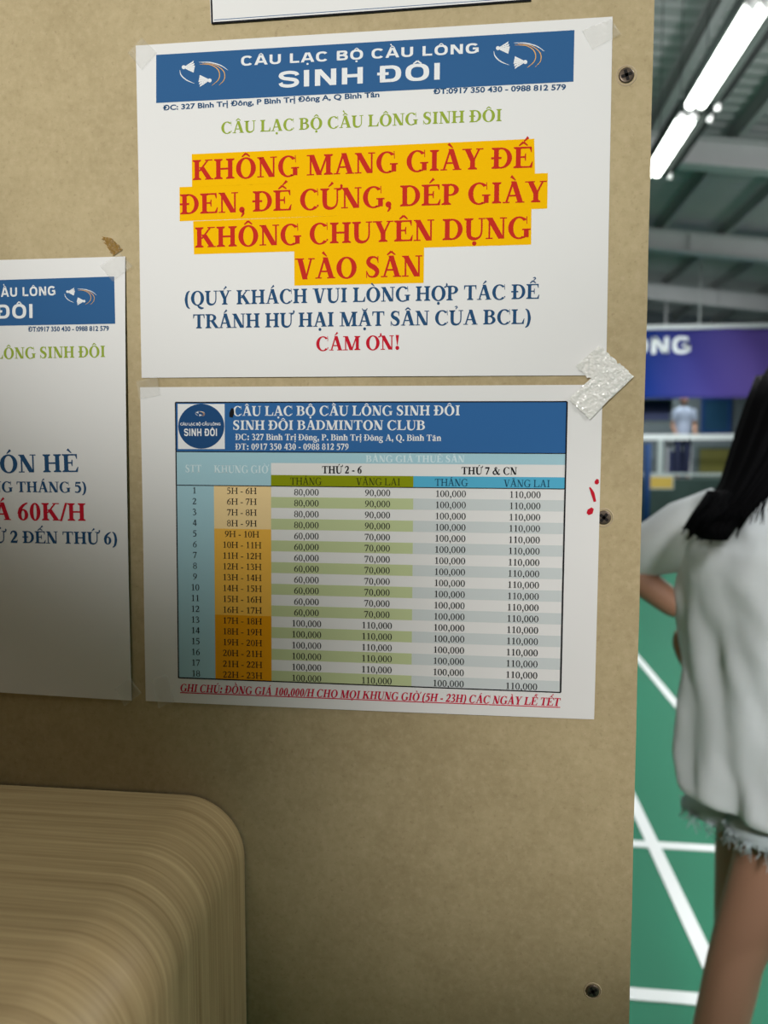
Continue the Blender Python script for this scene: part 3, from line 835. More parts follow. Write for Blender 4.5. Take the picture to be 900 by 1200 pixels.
for tx, l_, r_, cp, mm, ft, nm in (('BẢNG GIÁ THUÊ SÂN', (429, 541.6), (544.6, 541.8), 8.0, 'soft', 'bold', 'column_lettering'), ('STT', (217.8, 553.4), (237, 553.6), 8.8, 'soft', 'bold', 'column_lettering'), ('KHUNG GIỜ', (251.6, 554), (315.6, 554.4), 8.8, 'soft', 'bold', 'column_lettering'),
        ('THỨ 2 - 6', (378, 554.7), (424.8, 554.9), 8.6, 'black', 'bold', 'day_lettering'), ('THỨ 7 & CN', (540.5, 555.8), (605.8, 556.2), 8.6, 'black', 'bold', 'day_lettering'),
        ('THÁNG', (340.8, 567.8), (378, 568.0), 8.2, 'dark_olive', 'regular', 'sub_heading_lettering'), ('VÃNG LAI', (417.4, 568.3), (469.8, 568.8), 8.2, 'dark_olive', 'regular', 'sub_heading_lettering'),
        ('THÁNG', (509.6, 569.2), (548.6, 569.6), 8.2, 'dark_cyan', 'regular', 'sub_heading_lettering'), ('VÃNG LAI', (589.6, 570.2), (644.5, 570.8), 8.2, 'dark_cyan', 'regular', 'sub_heading_lettering')):
    b = MB(); T.text(b, tx, l_, r_, cp, 2, ft); b.build(nm, M[mm], e, fix=False)
b = MB()
for r in range(18):
    t = R4 + RH * (r + 0.80)
    pr = ('80,000', '90,000') if r < 4 else ('60,000', '70,000') if r < 12 else ('100,000', '110,000')
    for s_, tx, dy in ((0.048, str(r + 1), -0.6), (0.170, f'{r + 5}H - {r + 6}H', -0.8), (0.3365, pr[0], 0), (0.519, pr[1], -.2), (0.706, '100,000', 0), (0.8965, '110,000', 0.2)):
        x, y = tp(s_, t)
        T.text(b, tx, (x, y + dy), None, 7.3 + 0.5 * (s_ - .3), 2, 'regular', anchor='C')
b.build('price_lettering', M['black'], e, fix=False)
b = MB()
T.text(b, 'GHI CHÚ: ĐỒNG GIÁ 100,000/H CHO MỌI KHUNG GIỜ (5H - 23H) CÁC NGÀY LỄ TẾT', (211.5, 809.2), (655.5, 826.6), 8.8, 2, 'bold', 0.22)
T.lines(b, [(211, 811.6), (360, 817.4), (500, 823), (656.5, 829)], 1.1, 2)
b.build('footnote_lettering', M['wine'], e, fix=False)
# red marker blots and one ink blot on the sheet
b = MB()
T.lines(b, [(700.2, 561.5), (699.4, 565), (698.6, 567.5)], [2.5, 5.5, 2.5], 2)
T.lines(b, [(691, 571), (694.5, 578), (697.2, 588)], [1.5, 4.2, 3.0], 2)
T.lines(b, [(694.5, 595.5), (691.5, 599.5), (688.5, 602.5)], [3, 7.5, 3], 2)
b.build('red_ink_blot', M['crimson'], e, fix=False)
b = MB(); T.lines(b, [(272.5, 478.5), (271.5, 484), (270.6, 489)], [2.5, 5.5, 3.5], 5)
b.build('black_ink_blot', M['black'], e, fix=False)

# 4: the sheet cut off by the top of the photo, with a black border
F4 = Sheet([(240, -190), (634, -235), (622.3, 0.6), (247.8, 28.4)], bow=0.0004, lift=0.0009)
e = notice('bordered_sheet', (440, 14), 'white sheet with a black border, cut off by the top of the photo', 'sheet', 'paper notices on the board')
F4.paper('paper', M['paper'], e, 24)
b = MB()
F4.lines(b, [(247.8, 27.2), (340, 20.6), (440, 13.4), (622, 0.0)], 2.4, 1)
F4.lines(b, [(248.6, 27.6), (246.4, -40), (244.5, -100), (241.3, -188)], 2.0, 1)
F4.lines(b, [(621.4, 0.6), (624, -60), (628, -140), (633, -233)], 2.0, 1)
b.build('black_border', M['black'], e, fix=False)
b = MB(); F4.lines(b, [(251, 23.4), (340, 17.0), (440, 9.8), (619, -3.2)], 0.7, 1)
b.build('inner_border', M['band'], e, fix=False)

# ------------------------------------------------------------------ sticky tape
def tape_material(name, color, alpha, rough=0.15):
    m = bpy.data.materials.new(name)
    m.use_nodes = True
    nt = m.node_tree; L = nt.links.new
    b = nt.nodes['Principled BSDF']
    b.inputs['Base Color'].default_value = (*color, 1)
    b.inputs['Roughness'].default_value = rough
    b.inputs['Alpha'].default_value = alpha
    tc = nt.nodes.new('ShaderNodeTexCoord')
    n = nt.nodes.new('ShaderNodeTexVoronoi'); n.inputs['Scale'].default_value = 420; n.feature = 'F1'
    L(tc.outputs['Object'], n.inputs['Vector'])
    bp = nt.nodes.new('ShaderNodeBump'); bp.inputs['Strength'].default_value = 0.5; bp.inputs['Distance'].default_value = 0.0015
    L(n.outputs['Distance'], bp.inputs['Height']); L(bp.outputs['Normal'], b.inputs['Normal'])
    return m
M['tape_white'] = tape_material('crinkled_tape', (0.95, 0.95, 0.91), 0.80, 0.12)
M['tape_clear'] = tape_material('clear_tape', (0.75, 0.74, 0.68), 0.09, 0.3)
M['tape_yellow'] = tape_material('aged_tape', (0.36, 0.20, 0.03), 0.5, 0.5)

def tape(corners, depth, label, m='tape_white', crumple=0.0007, n=22, jag=0.0, group='pieces of sticky tape', seed=0):
    b = MB(); v = []
    (x0, y0), (x1, y1), (x2, y2), (x3, y3) = corners
    for j in range(n + 1):
        for i in range(n + 1):
            u = i / n; t = j / n
            px = (x0 * (1 - u) + x1 * u) * (1 - t) + (x3 * (1 - u) + x2 * u) * t
            py = (y0 * (1 - u) + y1 * u) * (1 - t) + (y3 * (1 - u) + y2 * u) * t
            if jag and i in (0, n): px += jag * noise.noise(Vector((t * 14, i, seed))) ; py += jag * noise.noise(Vector((t * 14, i + 5, seed)))
            d = depth + crumple * (0.5 + 0.9 * noise.noise(Vector((px * .16, py * .16, seed))) + 0.6 * abs(noise.noise(Vector((px * .4, py * .4, seed + 3)))))
            v.append(onb(px, py, max(d, 0.0004)))
    b.add(v, [(j * (n + 1) + i, (j + 1) * (n + 1) + i, (j + 1) * (n + 1) + i + 1, j * (n + 1) + i + 1) for j in range(n) for i in range(n)], crumple < 0.0003)
    o = b.build('tape_strip', M[m], fix=False)
    so = o.modifiers.new('thick', 'SOLIDIFY'); so.thickness = 0.00006; so.offset = 1
    return tag(o, label, 'tape', group)
tape([(674.5, 429), (702, 405), (743, 441), (716, 467)], 0.0022, 'upper crinkled white tape strip on the lower right corner of the warning notice', jag=3, seed=1)
tape([(741, 440), (691.5, 491.5), (666, 467.5), (714, 424)], 0.0032, 'lower crinkled white tape strip on the upper right corner of the price table', jag=3, seed=2)
tape([(150, 62), (166, 44), (184, 62), (166, 82)], 0.0016, 'clear tape on the upper left corner of the warning notice', 'tape_clear', 0.0001, 8, seed=3)
tape([(682, 36), (716, 22), (728, 40), (694, 58)], 0.0018, 'clear tape on the upper right corner of the warning notice', 'tape_clear', 0.0001, 8, seed=4)
tape([(117, 312), (140, 296), (156, 312), (132, 330)], 0.0022, 'clear tape on the upper right corner of the 60K/H offer notice', 'tape_clear', 0.0002, 8, seed=5)
tape([(134, 808), (152, 794), (166, 812), (146, 828)], 0.0022, 'clear tape on the lower right corner of the 60K/H offer notice', 'tape_clear', 0.0001, 8, seed=6)
tape([(160, 447), (184, 441), (188, 463), (163, 468)], 0.0020, 'shiny clear tape between the left ends of warning notice and price table', 'tape_clear', 0.0006, 14, seed=7)
tape([(178, 796), (196, 790), (204, 822), (186, 830)], 0.0020, 'clear tape on the lower left corner of the price table', 'tape_clear', 0.0001, 8, seed=8)
tape([(119, 277), (131, 279), (143, 293), (132, 300)], 0.0008, 'small torn brown tape scrap above the 60K/H offer notice', 'tape_yellow', 0.0004, 12, jag=7, seed=9)

# ------------------------------------------------------------------ screws in the board
M['screw'] = mat('black_screw', (0.13, 0.10, 0.075), 0.4, 0.5, metal=0.7)
M['hole'] = mat('screw_recess', (0.008, 0.006, 0.005), 0.7)
M['rim'] = mat('torn_board_rim', (0.46, 0.37, 0.24), 0.6)
def screw(px, py, r, label, rot):
    c = onb(px, py)
    e = empty('screw', c, label, 'screw', 'screws in the board')
    def ring(rr, d, n=28): return [Vector((c.x + rr * math.cos(2 * PI * k / n), YB - d, c.z + rr * math.sin(2 * PI * k / n))) for k in range(n)]
    b = MB(); b.loft([ring(r * 1.34, 0.0001), ring(r * 1.28, 0.0004), ring(r * 1.2, 0.0004), ring(r * 1.12, 0.00005)], False); b.build('raised_rim', M['rim'], e)
    b = MB(); b.loft([ring(r, 0.0001), ring(r * .96, 0.0007), ring(r * .8, 0.0009), ring(r * .4, 0.00085), ring(r * .02, 0.0008)], False); hd = b.build('head', M['screw'], e)
    b = MB()
    for k in range(2):
        a = rot + k * PI / 2
        ca, sa = math.cos(a), math.sin(a)
        L_, W_ = r * .70, r * .20
        o = [(-L_, -W_), (L_, -W_), (L_, W_), (-L_, W_)]
        b.prism([(c.x + x * ca - y * sa, YB - 0.00102, c.z + x * sa + y * ca) for x, y in o], (0, 0.0003, 0))
    b.build('cross_recess', M['hole'], hd)
mm = (onb(735, 88) - onb(734, 88)).length
screw(734, 88.5, 9.3 * mm, 'dark cross head screw at upper right, beside the warning notice', 0.3)
screw(707.5, 606.5, 9.0 * mm, 'dark cross head screw beside the red ink marks on the price table', 0.9)
screw(694.5, 1161, 8.6 * mm, 'dark cross head screw near the bottom right of the board', 0.5)

# ------------------------------------------------------------------ twin tube lights under the roof
M['tube'] = mat('lit_tube', (1, 1, 1), 0.5, emit=(0.95, 1.0, 0.93), strength=9)
M['black_housing'] = mat('black_housing', (0.010, 0.015, 0.013), 0.8, 0.1)
M['cap'] = mat('white_plastic', (0.8, 0.82, 0.8), 0.4)
def fixture(y0, y1, x, z, label):
    e = empty('twin_tube_light', (x, (y0 + y1) / 2, z), label, 'light', 'twin tube lights')
    b = MB()
    b.prism([(x - .07, y0, z + .03), (x + .09, y0, z + .03), (x + .11, y0, z - .015), (x + .20, y0, z + .05), (x + .18, y0, z + .11), (x - .07, y0, z + .11)], (0, y1 - y0, 0))
    b.build('housing', M['black_housing'], e)
    for dx in (-0.038, 0.032):
        b = MB(); b.tube([(x + dx, y0 + .05, z + .004), (x + dx, y1 - .05, z + .004)], 0.030, 16); tb = b.build('tube', M['tube'], e)
        for yy in (y0 + .02, y1 - .055):
            b = MB(); b.tube([(x + dx, yy, z + .004), (x + dx, yy + .035, z + .004)], 0.031, 12)
            b.build('end_cap', M['cap'], tb)
    for yy in (y0 + .03, y1 - .03):
        b = MB(); b.tube([(x + .135, yy, z - .035), (x + .135, yy, z + .02)], 0.018, 10)
        b.build('lamp_holder', M['cap'], e)
    for yy in (y0 + .25, y1 - .25):
        b = MB(); b.tube([(x, yy, z + .10), (x, yy, roof_z(x) + .50)], 0.003, 6)
        b.build('hanger', M['black_housing'], e)
P1 = at(890, 3, 4.0); P2 = at(813, 128, 5.25); P3 = at(771, 204, 6.55)
fx, fz = P2.x, P2.z
def y_at(py):
    # depth along the fixture line at which it is seen at row py
    lo, hi = 2.0, 14.0
    for _ in range(50):
        m_ = (lo + hi) / 2
        d = Vector((fx, m_, fz)) - CAM
        yy = 600 - FPX * d.dot(UP) / d.dot(FWD)
        if yy < py: lo = m_
        else: hi = m_
    return lo
ya, yb_, yc = y_at(4), y_at(127), y_at(207)
fixture(ya - .03, yb_, fx, fz, 'bright twin tube light under the roof, the nearer of two, upper right')
fixture(yb_ + .10, yc, fx, fz, 'bright twin tube light under the roof, the farther one touching the board edge')

# ------------------------------------------------------------------ far end of the hall: banner, raised platform, railing
M['banner'] = None
def banner_material():
    m = bpy.data.materials.new('banner_cloth')
    m.use_nodes = True
    nt = m.node_tree; L = nt.links.new
    b = nt.nodes['Principled BSDF']; b.inputs['Roughness'].default_value = 0.7; b.inputs['Specular IOR Level'].default_value = 0.1
    tc = nt.nodes.new('ShaderNodeTexCoord')
    sp = nt.nodes.new('ShaderNodeSeparateXYZ'); L(tc.outputs['Generated'], sp.inputs[0])
    r = nt.nodes.new('ShaderNodeValToRGB')
    e = r.color_ramp.elements
    e[0].position = 0.55; e[0].color = (0.004, 0.024, 0.16, 1)
    e[1].position = 0.80; e[1].color = (0.085, 0.055, 0.24, 1)
    L(sp.outputs['X'], r.inputs[0]); L(r.outputs[0], b.inputs['Base Color'])
    return m
M['banner'] = banner_material()
DB = 15.0
bl = at(757, 467, DB); tr = at(905, 383, DB)
bx0, bx1, bz0, bz1 = -1.0, tr.x + 1.2, bl.z, tr.z - .02
e = empty('banner', ((bx0 + bx1) / 2, DB, bz0), 'dark blue cloth banner with white lettering hanging across the far hall', 'banner')
b = MB(); v = []; nx, nz = 70, 14
def bd(x, z): return 0.05 * math.sin(5 * x + 3.2 * z) + 0.04 * noise.noise(Vector((x * 1.3, z * 2.2, 0)))
for j in range(nz + 1):
    for i in range(nx + 1):
        x = bx0 + (bx1 - bx0) * i / nx; z = bz0 + (bz1 - bz0) * j / nz
        v.append((x, DB + bd(x, z), z - 0.03 * math.sin(PI * i / nx) * 0))
b.add(v, [(j * (nx + 1) + i, j * (nx + 1) + i + 1, (j + 1) * (nx + 1) + i + 1, (j + 1) * (nx + 1) + i) for j in range(nz) for i in range(nx)], True)
cl = b.build('cloth', M['banner'], e); so = cl.modifiers.new('thick', 'SOLIDIFY'); so.thickness = 0.004
g1 = at(809, 414.5, DB); capm = (at(809, 395, DB) - g1).length
b = MB()
wd, polys = heavy_layout('ÔNG')
kx = (at(809, 414, DB) - at(761, 414, DB)).length / (wd * 0.65)
for p in polys: b.add([(g1.x - (wd - x) * kx, DB - .075, g1.z + y * capm) for x, y in p], [tuple(range(len(p)))])
b.build('lettering', M['white_metal'], e)
b = MB(); b.tube([(bx0 - .1, DB, bz1 + .05), (bx1 + .1, DB, bz1 + .05)], 0.05, 10); b.build('top_pole', M['white_metal'], e)
for xx in (bx0 + .4, at(822, 300, DB).x, bx1 - .4):
    b = MB(); b.tube([(xx, DB, bz1 + .05), (xx, DB, roof_z(xx) + .50)], 0.014, 6)
    b.build('hanging_wire', M['steel'], e)

DP = 16.8                                            # the platform's front
pz = at(800, 562, DP).z
b = MB(); b.box((-6, DP, 0), (9, 19.6, pz))
M['deck'] = mat('dark_green_platform', (0.030, 0.055, 0.048), 0.7, noise_scale=3, noise_amt=.3)
tag(b.build('floor_platform', M['deck']), 'dark raised platform at the far end of the hall', 'platform', None, 'structure')
rz = at(800, 512, DP).z
M['post'] = mat('pale_post', (0.42, 0.47, 0.46), 0.5)
rl = empty('railing', (at(800, 560, DP).x, DP + .1, pz), 'white topped railing on the far platform', 'railing')
b = MB(); b.box((-5, DP + .05, rz - .06), (8.5, DP + .13, rz + .06)); b.build('top_rail', M['white_metal'], rl)
b = MB(); b.box((-5, DP + .05, pz + .08), (8.5, DP + .11, pz + .14)); b.build('bottom_rail', M['post'], rl)
for px in (774.5, 660, 890):
    xx = at(px, 540, DP).x
    b = MB(); b.box((xx - .055, DP + .06, pz), (xx + .055, DP + .12, rz - .06)); b.build('post', M['post'], rl)
def panel(name, x0, y0, x1, y1, D, m, label, cat, th=0.05):
    a = at(x0, y0, D); c = at(x1, y1, D)
    b = MB(); b.box((a.x, D, c.z), (c.x, D + th, a.z))
    return tag(b.build(name, m), label, cat)
M['teal'] = mat('teal_panel', (0.012, 0.05, 0.10), 0.4, noise_scale=1.5, noise_amt=.3)
M['poster_yellow'] = mat('yellow_green_poster', (0.10, 0.095, 0.02), 0.5, noise_scale=1.2, noise_amt=.5)
M['poster_navy'] = mat('navy_poster', (0.02, 0.03, 0.09), 0.5)
M['yellow'] = mat('yellow_sign_paint', (0.60, 0.40, 0.07), 0.5)
def framed(name, x0, y0, x1, y1, D, m, fm, label, cat, inset=0.05):
    a = at(x0, y0, D); c = at(x1, y1, D)
    e = empty(name, ((a.x + c.x) / 2, D, c.z), label, cat)
    b = MB(); b.box((a.x + inset, D - .02, c.z + inset), (c.x - inset, D + .01, a.z - inset)); b.build('panel', m, e)
    b = MB()
    for q in (((a.x, D - .04, c.z), (c.x, D + .02, c.z + inset)), ((a.x, D - .04, a.z - inset), (c.x, D + .02, a.z)), ((a.x, D - .04, c.z + inset), (a.x + inset, D + .02, a.z - inset)), ((c.x - inset, D - .04, c.z + inset), (c.x, D + .02, a.z - inset))): b.box(*q)
    b.build('frame', fm, e)
    return e
framed('screen', 735, 468, 787, 496, 16.4, M['navy_paint'], M['dark_metal'], 'near black hanging screen below the blue banner, beside the board edge', 'screen')
e = bpy.data.objects['screen']
for px in (745, 778):
    q = at(px, 468, 16.4); b = MB(); b.tube([(q.x, 16.42, q.z), (q.x, 16.42, roof_z(q.x) + .50)], 0.025, 6)
    b.build('hanging_rod', M['steel'], e)
framed('window_panel', 822, 466, 856, 508, 19.58, M['teal'], M['blue_paint'], 'teal blue panel on the far wall under the banner', 'panel', .08)
framed('poster', 816, 522, 862, 562, 19.58, M['poster_yellow'], M['dark_metal'], 'yellow green poster low on the far wall', 'poster', .08)
framed('poster', 781, 516, 809, 562, 17.6, M['poster_navy'], M['steel'], 'navy poster board standing behind the far railing', 'poster', .04)
b = MB(); q = at(795, 524, 17.57); b.box((q.x - .16, 17.55, q.z - .09), (q.x + .16, 17.579, q.z + .09)); b.build('white_patch', M['post'], [o for o in bpy.data.objects if o.get('label') == 'navy poster board standing behind the far railing'][0])
a = at(761, 559, DP - .03); c = at(788, 572, DP - .03)
e = empty('yellow_sign', ((a.x + c.x) / 2, DP - .03, c.z), 'small yellow sign on the front of the far platform', 'sign')
b = MB(); b.box((a.x, DP - .035, c.z), (c.x, DP - .005, a.z)); b.build('sign_board', M['yellow'], e)
b = MB(); b.box((a.x - .03, DP - .02, c.z - .03), (c.x + .03, DP, a.z + .03)); b.build('backing', M['post'], e)
bp = empty('blue_post', (at(757, 600, 12.0).x, 12.0, 0), 'dark blue post on the court beside the board edge', 'post')
xx = bp.location.x
b = MB(); b.tube([(xx, 12, 0.06), (xx, 12, at(757, 520, 12).z)], .055, 12); b.build('pole', M['blue_paint'], bp)
b = MB(); b.box((xx - .3, 11.8, 0), (xx + .3, 12.2, .06)); b.build('base', M['blue_paint'], bp)

# ------------------------------------------------------------------ people
def grow(verts, edges, radii, root=0, levels=2):
    me = bpy.data.meshes.new('skeleton')
    me.from_pydata([tuple(v) for v in verts], edges, [])
    o = bpy.data.objects.new('skeleton', me)
    col.objects.link(o)
    sk = o.modifiers.new('skin', 'SKIN'); sk.use_smooth_shade = True
    sv = me.skin_vertices[0].data
    for i, r in enumerate(radii):
        sv[i].radius = (r, r) if not isinstance(r, tuple) else r
        sv[i].use_root = i == root
    sb = o.modifiers.new('sub', 'SUBSURF'); sb.levels = levels; sb.render_levels = levels
    dg = bpy.context.evaluated_depsgraph_get()
    out = bpy.data.meshes.new_from_object(o.evaluated_get(dg))
    bpy.data.objects.remove(o); bpy.data.meshes.remove(me)
    return out

def join_meshes(name, meshes):
    bm = bmesh.new()
    for m in meshes: bm.from_mesh(m)
    for f in bm.faces: f.smooth = True
    out = bpy.data.meshes.new(name); bm.to_mesh(out); bm.free()
    return out

def hand_chains(wrist, palm, tip_dir, side, curl, s=1.0):
    """five separate fingers rooted inside the palm; returns grown meshes"""
    wrist, palm = Vector(wrist), Vector(palm)
    f = (palm - wrist).normalized(); tip_dir = Vector(tip_dir).normalized(); side = Vector(side); side = (side - f * side.dot(f)).normalized()
    curl = Vector(curl).normalized()
    out = []
    pv = [wrist, wrist + f * .035 * s, palm, palm + f * .02 * s]
    out.append(grow(pv, [(0, 1), (1, 2), (2, 3)], [(.024 * s, .018 * s), (.032 * s, .014 * s), (.036 * s, .014 * s), (.033 * s, .011 * s)], 1))
    for k, (off, ln) in enumerate(((-.027, .064), (-.009, .074), (.009, .069), (.026, .054))):
        p0 = palm + side * off * s * .8; p1 = palm + f * .028 * s + side * off * s
        p2 = p1 + (tip_dir + curl * .25).normalized() * ln * .45 * s
        p3 = p2 + (tip_dir + curl * .7).normalized() * ln * .32 * s
        p4 = p3 + (tip_dir + curl * 1.1).normalized() * ln * .26 * s
        out.append(grow([p0, p1, p2, p3, p4], [(0, 1), (1, 2), (2, 3), (3, 4)], [.010 * s, .0095 * s, .0088 * s, .008 * s, .0068 * s], 0))
    t0 = wrist + f * .03 * s - side * .02 * s; t1 = t0 - side * .026 * s + f * .022 * s + curl * .008 * s; t2 = t1 + f * .028 * s - side * .01 * s + curl * .01 * s; t3 = t2 + f * .022 * s + curl * .008 * s
    out.append(grow([t0, t1, t2, t3], [(0, 1), (1, 2), (2, 3)], [.013 * s, .0115 * s, .0098 * s, .008 * s], 0))
    return out

def head_mesh(c, fwd, s=1.0):
    """head with brow, nose, lips, chin, eyes sockets and ears; c = centre, fwd = where the face looks"""
    c = Vector(c); f = Vector(fwd).normalized(); u = Vector((0, 0, 1)); u = (u - f * u.dot(f)).normalized(); r = f.cross(u)
    bm = bmesh.new()
    bmesh.ops.create_uvsphere(bm, u_segments=40, v_segments=28, radius=1.0)
    for v in bm.verts:
        x, y, z = v.co                               # y forward, z up, x right
        px, py, pz = x * .073, y * .092, z * .112
        if z < 0: px *= 1 - .30 * z * z; py *= 1 - .14 * z * z
        if y > 0:
            py += .020 * math.exp(-(px / .011) ** 2 - ((pz + .012) / .020) ** 2)          # nose
            py += .008 * math.exp(-(px / .020) ** 2 - ((pz + .050) / .009) ** 2)          # lips
            py += .008 * math.exp(-(px / .022) ** 2 - ((pz + .085) / .016) ** 2)          # chin
            for ex in (-.031, .031): py -= .009 * math.exp(-((px - ex) / .015) ** 2 - ((pz - .006) / .011) ** 2)
            py += .004 * math.exp(-((pz - .028) / .010) ** 2) * math.exp(-(px / .05) ** 2)
        v.co = c + (r * px + f * py + u * pz) * s
    for ex in (-1, 1):
        e = bmesh.ops.create_uvsphere(bm, u_segments=12, v_segments=10, radius=1.0)['verts']
        for v in e: v.co = c + (r * (ex * .074 + v.co.x * .008) + f * (-.006 + v.co.y * .018) + u * (-.005 + v.co.z * .030)) * s
    for f_ in bm.faces: f_.smooth = True
    me = bpy.data.meshes.new('head'); bm.to_mesh(me); bm.free()
    return me

def face_parts(c, fwd, parent, s=1.0):
    c = Vector(c); f = Vector(fwd).normalized(); u = Vector((0, 0, 1)); u = (u - f * u.dot(f)).normalized(); r = f.cross(u)
    for ex in (-1, 1):
        b = MB(); o = c + (r * ex * .031 + f * .0745 + u * .006) * s
        rings = []
        for i in range(9):
            a = PI * i / 8
            rings.append([o + (f * math.cos(a) * .0075 + (r * math.cos(2 * PI * k / 12) * 1.5 + u * math.sin(2 * PI * k / 12)) * math.sin(a) * .006) * s for k in range(12)])
        b.loft(rings, False); b.build('eye', M['eye'], parent)
    b = MB()
    pts = [c + (r * x + f * (.094 - x * x * 12) + u * (-.050 + abs(x) * .08)) * s for x in (-.022, -.011, 0, .011, .022)]
    b.tube(pts, [.0015 * s, .004 * s, .0048 * s, .004 * s, .0015 * s], 8); b.build('mouth', M['lip'], parent)

M['skin'] = mat('skin', lin((158, 118, 96)), 0.5, 0.3, noise_scale=9, noise_amt=.05)
M['eye'] = mat('dark_eye', (0.02, 0.015, 0.012), 0.2)
M['lip'] = mat('lip', (0.35, 0.12, 0.10), 0.45)
M['hair'] = mat('black_hair', (0.002, 0.002, 0.0025), 0.7, 0.04)
M['shirt'] = mat('white_cotton', lin((206, 212, 214)), 0.85, 0.1, bump=0.15, bump_scale=22)
M['denim'] = mat('pale_denim', lin((186, 198, 202)), 0.85, 0.1, noise_scale=120, noise_amt=.08)
M['sandal'] = mat('sandal', (0.08, 0.06, 0.05), 0.6)

TH_ = math.radians(42)                               # turned to the right of straight away
PF = Vector((math.sin(TH_), math.cos(TH_), 0))       # forward
PR = Vector((math.cos(TH_), -math.sin(TH_), 0))      # her right
base = at(926, 880, 1.37); base.z = 0
def L3(r, f, z): return base + PR * r + PF * f + Vector((0, 0, z))
hipL, hipR = at(887, 900, 1.43), at(945, 905, 1.33)
kneeR = at(860, 1125, 1.285); kneeL = at(864, 1140, 1.47)
ankR = at(806, 1275, 1.26); ankR = Vector((ankR.x, 1.25, 0.085)); ankL = Vector((kneeL.x - .06, 1.43, 0.085))
shL, shR = at(842, 612, 1.47), at(1008, 612, 1.245)
elL = at(714, 651, 1.50); wrL = at(804, 720, 1.47)
elR = at(956, 750, 1.17); wrR = elR + Vector((.205, .03, .03))
neck = L3(0, -.012, 1.315); headc = L3(0.004, .03, 1.452)
V_ = [L3(0, 0, .82), L3(0, -.005, .93), L3(0, -.01, 1.07), L3(0, -.012, 1.20), neck, headc - Vector((0, 0, .08)),   # 0..5
      shL, elL, wrL, shR, elR, wrR,                                                                                 # 6..11
      hipL, kneeL, ankL, hipR, kneeR, ankR,                                                                          # 12..17
      ankL + PF * .10 - Vector((0, 0, .055)), ankR + PF * .10 - Vector((0, 0, .055)),                                 # 18 19
      (hipL + kneeL) / 2, (hipR + kneeR) / 2, kneeL * .68 + ankL * .32 - PF * .012, kneeR * .68 + ankR * .32 - PF * .012,  # 20..23
      ankL + PF * .17 - Vector((0, 0, .062)), ankR + PF * .17 - Vector((0, 0, .062))]
E_ = [(0, 1), (1, 2), (2, 3), (3, 4), (4, 5), (3, 6), (6, 7), (7, 8), (3, 9), (9, 10), (10, 11),
      (0, 12), (12, 20), (20, 13), (13, 22), (22, 14), (14, 18), (18, 24), (0, 15), (15, 21), (21, 16), (16, 23), (23, 17), (17, 19), (19, 25)]
Rr = [.105, .10, .098, .10, .05, .048, .050, .038, .025, .050, .038, .025, .072, .045, .031, .080, .046, .031, .028, .028, .060, .065, .043, .044, .02, .02]
body = [grow(V_, E_, Rr, 0, 2), head_mesh(headc, (PF + Vector((.35, -.1, -.12)))),]
hf = (wrL - elL).normalized()
body += hand_chains(wrL, wrL + Vector((.012, -.012, -.062)), (-0.05, -.05, -1), (0.55, -.8, 0), (.6, -.2, 0))
body += hand_chains(wrR, wrR + (wrR - elR).normalized() * .075, (wrR - elR), (0, 0, 1), -PR)
woman = empty('person', base, 'person with long black hair, white shirt and frayed shorts, back turned', 'person')
bo = link('body', join_meshes('body', body), M['skin'], woman)
face_parts(headc, PF + Vector((.35, -.1, -.12)), bo)
# shirt: a wide tube with folds plus two sleeves
def ell(c, rx, ry, z, n=72, fold=0.0, ph=0.0, tilt=0.0):
    o = []
    for k in range(n):
        a = 2 * PI * k / n
        q = 1 + fold * (math.sin(5 * a + ph) * .5 + math.sin(9 * a - 1.7 * ph + 1) * .35 + math.sin(14 * a + 2.3 * ph) * .2)
        p = c + PR * (rx * math.cos(a) * q) + PF * (ry * math.sin(a) * q)
        p.z = z + tilt * math.sin(a)
        o.append(p)
    return o
b = MB()
rings = []; secs_ = []
for z, rx, ry, cr, cf, fold in ((.792, .178, .156, .0, -.016, .11), (.800, .181, .158, .0, -.016, .11), (.83, .182, .156, .0, -.014, .10), (.87, .182, .150, .0, -.012, .09), (.92, .184, .142, 0, -.012, .075), (.98, .182, .135, 0, -.012, .065),
                                  (1.04, .184, .132, 0, -.012, .055), (1.10, .190, .130, 0, -.014, .045), (1.16, .196, .126, 0, -.016, .025), (1.21, .198, .118, 0, -.016, .015),
                                  (1.25, .192, .104, 0, -.014, .01), (1.278, .172, .088, 0, -.012, .005), (1.298, .13, .075, 0, -.010, 0), (1.312, .085, .068, 0, -.008, 0), (1.318, .074, .064, 0, -.006, 0)):
    secs_.append((z, rx, ry, cr, cf, fold))
for i in range(len(secs_) - 1):
    for k in range(5):
        t = k / 5
        q_ = [secs_[i][j] * (1 - t) + secs_[i + 1][j] * t for j in range(6)]
        r0 = ell(L3(q_[3], q_[4], 0), q_[1], q_[2], q_[0], 96, q_[5], q_[0] * 9, 0.012 if q_[0] < .9 else 0.0)
        for kk, p in enumerate(r0):                  # slanting creases of loose cloth
            a = 2 * PI * kk / 96
            d_ = .010 * noise.noise(Vector((math.cos(a) * 3 + p.z * 4, math.sin(a) * 3 - p.z * 3, p.z * 7))) + .005 * noise.noise(Vector((math.cos(a) * 8 + p.z * 12, math.sin(a) * 8 - p.z * 9, p.z * 15)))
            d_ *= min(1, max(0, (1.29 - q_[0]) / .1))
            n_ = (PR * math.cos(a) + PF * math.sin(a))
            r0[kk] = p + n_ * d_
        rings.append(r0)
b.loft(rings, False)
